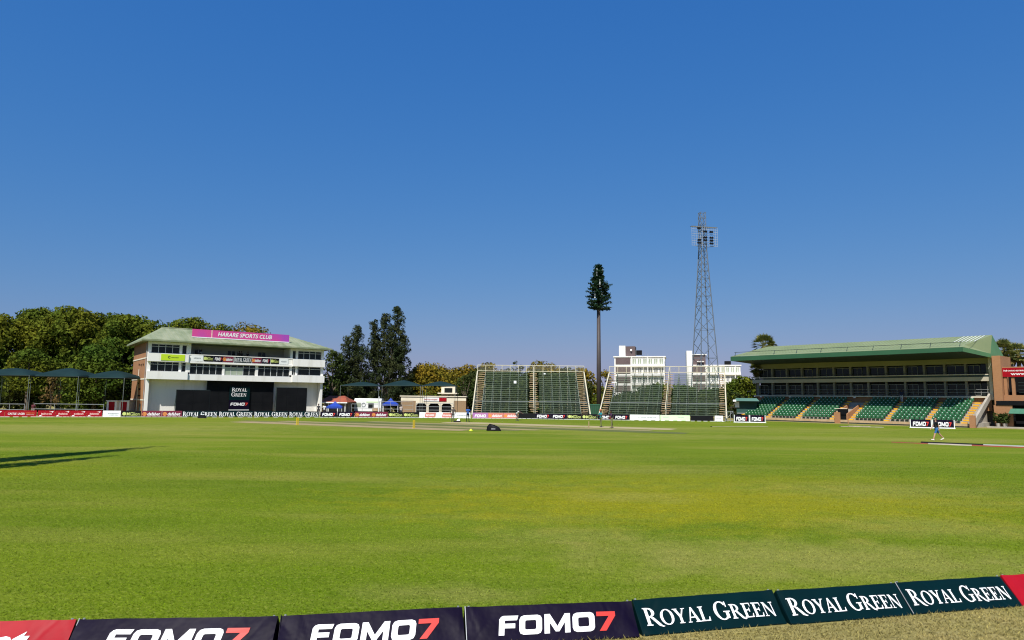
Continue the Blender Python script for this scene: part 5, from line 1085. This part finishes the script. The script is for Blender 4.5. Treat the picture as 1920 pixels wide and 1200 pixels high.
def person(label, loc, facing, H=1.76, legs=((0,0),(0,0)), arms=((0,10),(0,10)), lean=0, cols=None, skin=SKIN_D, shorts=False, cap=None, bat=None, group='people on the ground', hipdrop=0, z=0):
    """local +x is forward; legs (thigh, knee) and arms (upper, elbow) in degrees, left then right"""
    S = []; s = H/1.76; D = rad
    hip0 = Vector((0,0,.92))
    tz = Vector((math.sin(D(lean)), 0, math.cos(D(lean))))
    chest = hip0+tz*.40; neck = hip0+tz*.55; head = neck+Vector((tz.x*.6+.02, 0, max(.6, tz.z)))*.165
    S += [(hip0+Vector((0,-.07,-.03)), hip0+Vector((0,.07,-.03)), .125, .125, 'low'), (hip0, hip0+tz*.2, .125, .12, 'top'), (hip0+tz*.2, chest, .12, .135, 'top'), (chest+Vector((0,-.11,.03)), chest+Vector((0,.11,.03)), .10, .10, 'top'), (neck-tz*.03, neck+tz*.06, .055, .052, 'skin')]
    S += [(head+Vector((-.005,0,.02)), head+Vector((.01,0,-.045)), .098, .07, 'skin'), (head+Vector((.085,0,-.02)), head+Vector((.10,0,-.035)), .016, .018, 'skin'), (head+Vector((-.02,0,.055)), head+Vector((.0,0,.065)), .095, .088, 'hair'), (head+Vector((-.05,0,-.01)), head+Vector((-.05,0,.03)), .075, .08, 'hair')]
    for sy in (-1, 1): S += [(head+Vector((-.005,sy*.095,-.01)), head+Vector((0,sy*.1,.02)), .016, .018, 'skin'), (head+Vector((.087,sy*.034,.012)), head+Vector((.089,sy*.036,.012)), .012, .012, 'hair')]
    S += [(head+Vector((.08,-.02,-.06)), head+Vector((.08,.02,-.06)), .011, .011, 'lip')]
    if cap: S += [(head+Vector((.06,0,.06)), head+Vector((.17,0,.045)), .05, .02, 'cap'), (head+Vector((-.02,0,.07)), head+Vector((.01,0,.075)), .10, .095, 'cap')]
    low = 9
    for sy, (a, b) in zip((1, -1), legs):
        h = hip0+Vector((0,sy*.095,-.02)); k = h+Vector((math.sin(D(a)), sy*.03, -math.cos(D(a))))*.43; an = k+Vector((math.sin(D(a-b)), sy*.01, -math.cos(D(a-b))))*.42
        f = Vector((math.cos(D((a-b)*.7)), sy*.15, math.sin(D((a-b)*.7))-.10)); toe = an+f*.17+Vector((0,0,-.045)); heel = an+Vector((-.035,0,-.05)); low = min(low, toe.z-.035, heel.z-.04)
        mid = h.lerp(k, .78); S += [(h, mid, .095, .075, 'low'), (mid, k, .07, .06, 'knee'), (k, k.lerp(an, .4), .058, .056, 'shin'), (k.lerp(an, .4), an, .056, .04, 'shin'), (heel, toe, .042, .036, 'shoe'), (an, heel, .042, .042, 'shoe')]
    for sy, ar in zip((1, -1), arms):
        a, b = ar[0], ar[1]; out = ar[2] if len(ar) > 2 else .12
        sh = chest+Vector((0,sy*.19,.07)); el = sh+Vector((math.sin(D(a+lean*.3)), sy*out, -math.cos(D(a+lean*.3))))*.28; wr = el+Vector((math.sin(D(a+b)), -sy*out*.6, -math.cos(D(a+b))))*.25; hd = (wr-el).normalized(); S += [(sh, sh.lerp(el, .6), .062, .052, 'top'), (sh.lerp(el, .6), el, .047, .042, 'sleeve'), (el, wr, .042, .03, 'arm'), (wr, wr+hd*.07, .032, .036, 'arm')]
        px_ = hd.orthogonal().normalized() if abs(hd.z) < .5 else Vector((1,0,0))
        for k in range(4): bs_ = wr+hd*.085+px_*((k-1.5)*.02); S.append((bs_, bs_+hd*(.06+.012*(1.5-abs(k-1.5)))+Vector((0,-sy*.02,0)), .011, .009, 'arm'))
        S.append((wr+hd*.03+px_*.035, wr+hd*.075+px_*.058, .013, .010, 'arm')); lasthand = wr+hd*.08
    mb = MB()
    for p, q, r0, r1, tg in S: 
        if tg not in ('lip',): capsule(mb, p, q, r0, r1)
    me = mb.mesh('p', BLACK); o = bpy.data.objects.new('p', me); COL.objects.link(o); md = o.modifiers.new('r', 'REMESH'); md.mode = 'VOXEL'; md.voxel_size = .013; md2 = o.modifiers.new('s', 'SMOOTH'); md2.factor = .5; md2.iterations = 3
    bpy.context.view_layer.update(); res = bpy.data.meshes.new_from_object(o.evaluated_get(bpy.context.evaluated_depsgraph_get())); bpy.data.objects.remove(o); bpy.data.meshes.remove(me)
    c = dict(top=(.01,.01,.012), low=(.03,.15,.35), shoe=(.7,.7,.65), hair=(.012,.01,.009), cap=(.5,.1,.03)); c.update(cols or {})
    sl = {'top': 0, 'sleeve': 1 if not c.get('long') else 0, 'arm': 1 if not c.get('long') else 0, 'skin': 1, 'low': 2, 'knee': 1 if shorts else 2, 'shin': (5 if c.get('pads') else 1) if shorts or c.get('pads') else 2, 'shoe': 3, 'hair': 4, 'cap': 5, 'lip': 6}
    cm = lambda k, col: pm('cloth_'+k, col, None, 6, .8)
    res.materials.clear()
    for m_ in (cm('top', c['top']), skin, cm('lower', c['low']), cm('shoe', c['shoe']), cm('hair', c['hair']), cm('extra', c['pads'] if c.get('pads') else c['cap']), cm('lip', (.2,.07,.06))): res.materials.append(m_)
    nf = len(res.polygons); ce = np.empty(nf*3); res.polygons.foreach_get('center', ce); ce = ce.reshape(-1, 3); best = np.full(nf, 9.); idx = np.zeros(nf, np.int32)
    for p, q, r0, r1, tg in S:
        p_, q_ = np.array(p), np.array(q); d = q_-p_; L = max(1e-9, d@d); t_ = np.clip(((ce-p_)@d)/L, 0, 1); dist = np.linalg.norm(ce-(p_+t_[:, None]*d), axis=1)-(r0+(r1-r0)*t_)-(.006 if tg in ('lip',) else 0); k = dist < best; best[k] = dist[k]; idx[k] = sl[tg]
    res.polygons.foreach_set('material_index', idx); res.polygons.foreach_set('use_smooth', np.ones(nf, bool)); res.update()
    v = np.empty(len(res.vertices)*3); res.vertices.foreach_get('co', v); v = v.reshape(-1, 3); v[:, 2] -= v[:, 2].min(); res.vertices.foreach_set('co', (v*s).ravel()); res.update()
    t = thing('person', label, 'person', (loc[0], loc[1], z+.008), facing, group); b_ = link('body', res, t)
    if bat:
        hnd = (lasthand-Vector((0,0,low)))*s; ba = MB().tube(hnd+Vector((0,0,.08)), hnd+Vector(bat)*.25, .017, n=8); u = Vector(bat); e = hnd+u*.25; f = hnd+u*.85; w_ = Vector((0,1,0))*.054; th_ = u.cross(Vector((0,1,0))).normalized()*.02
        ba.hexa([e-w_-th_, e+w_-th_, e+w_+th_, e-w_+th_, f-w_-th_, f+w_-th_, f+w_+th_, f-w_+th_]); bt = tag(ba.build('cricket_bat', WOOD), 'wooden cricket bat held by '+label.split(' ')[0]+' player', 'bat'); bt.location = t.location; bt.rotation_euler = t.rotation_euler
    return t
person('person in black shirt and blue shorts walking across the lawn', at(1757, 826), rad(176), 1.82, ((26, 8), (-34, 6)), ((-18, 12), (16, 25)), 3, dict(top=(.012,.012,.016), low=(.02,.12,.32), shoe=(.75,.72,.66)), SKIN_L, True)
person('person in dark grey tracksuit standing on the pitch edge, hands on hips', at(849, 791.3), rad(-80), 1.80, ((6, 3), (-4, 2)), ((-25, 60, .6), (-25, 60, .6)), 0, dict(top=(.10,.085,.075), low=(.085,.075,.07), shoe=(.03,.03,.03), cap=(.55,.5,.42), long=1), SKIN_D, cap=True)
person('person in blue shirt and dark shorts holding a bat beside the bleacher', at(877, 791.3), rad(-60), 1.80, ((7, 3), (-5, 2)), ((25, 70, .25), (20, 75, .2)), 2, dict(top=(.015,.11,.45), low=(.012,.02,.05), shoe=(.03,.03,.03), pads=(.012,.012,.016)), SKIN_D, True)
person('person in white shirt bending forward in front of the pink boards', at(968, 789), rad(-30), 1.72, ((35, 50), (28, 55)), ((50, 15), (55, 20)), 58, dict(top=(.62,.62,.60), low=(.10,.09,.08), shoe=(.1,.1,.1)), SKIN_D)
person('person in teal shirt and orange cap standing at the far wicket', at(1127, 801), rad(-150), 1.78, ((10, 6), (-6, 4)), ((30, 60), (20, 70)), 6, dict(top=(.01,.24,.28), low=(.16,.17,.07), shoe=(.1,.09,.07), cap=(.55,.12,.04)), SKIN_D, cap=True)
person('person in dark purple top standing right of the player in teal', at(1147, 803), rad(-170), 1.76, ((8, 6), (-8, 4)), ((20, 50), (10, 30)), 8, dict(top=(.06,.02,.07), low=(.18,.17,.08), shoe=(.12,.1,.08)), SKIN_D)
person('person in white shirt standing by the red roofed hut', atY(608, 770, 100)*[1,1,0], rad(-90), 1.75, cols=dict(top=(.7,.7,.7), low=(.04,.04,.05)), group='spectators behind the boards')
person('person in dark clothes standing at the corner of the white building', atY(597, 770, 100)*[1,1,0], rad(-70), 1.75, cols=dict(top=(.03,.03,.035), low=(.03,.03,.03)), group='spectators behind the boards')
person('person in maroon top behind the red boards at the railing gap', atY(62, 770, 86)*[1,1,0], rad(-80), 1.7, cols=dict(top=(.12,.02,.03), low=(.3,.28,.25)), group='spectators behind the boards')
person('person in pale shirt standing left of the blue gazebo poles', atY(752, 770, 101)*[1,1,0], rad(-60), 1.75, cols=dict(top=(.6,.5,.45), low=(.04,.05,.08)), group='spectators behind the boards')
q = GS.pt(gh(1691, 735, FV-.6), FV-.75); person('person in navy top and white trousers on the grandstand terrace', q, GS.rz-math.pi/2, 1.78, ((8, 5), (-8, 5)), cols=dict(top=(.02,.03,.08), low=(.6,.6,.62)), group='people on the grandstand', z=Z0-.1+8*RS)
for i, px in enumerate((449, 453, 465)):
    q = LB.pt(LB.hit(px, 660, 1.5)[0], 1.5); person(['person in dark top leaning on the balcony, nearest the pink sign middle', 'person in black top standing on the balcony', 'person in dark top at the right of the balcony group'][i], q, LB.rz-math.pi/2+.3*(i-1), 1.7, cols=dict(top=(.02,.02,.025), low=(.03,.03,.04)), group='people on the balcony', z=7.6)
q = LB.pt(LB.hit(378, 660, 1.2)[0], 1.2); person('person in grey top at the left end of the balcony', q, LB.rz-math.pi/2, 1.65, cols=dict(top=(.35,.33,.3), low=(.03,.03,.04)), group='people on the balcony', z=7.6)
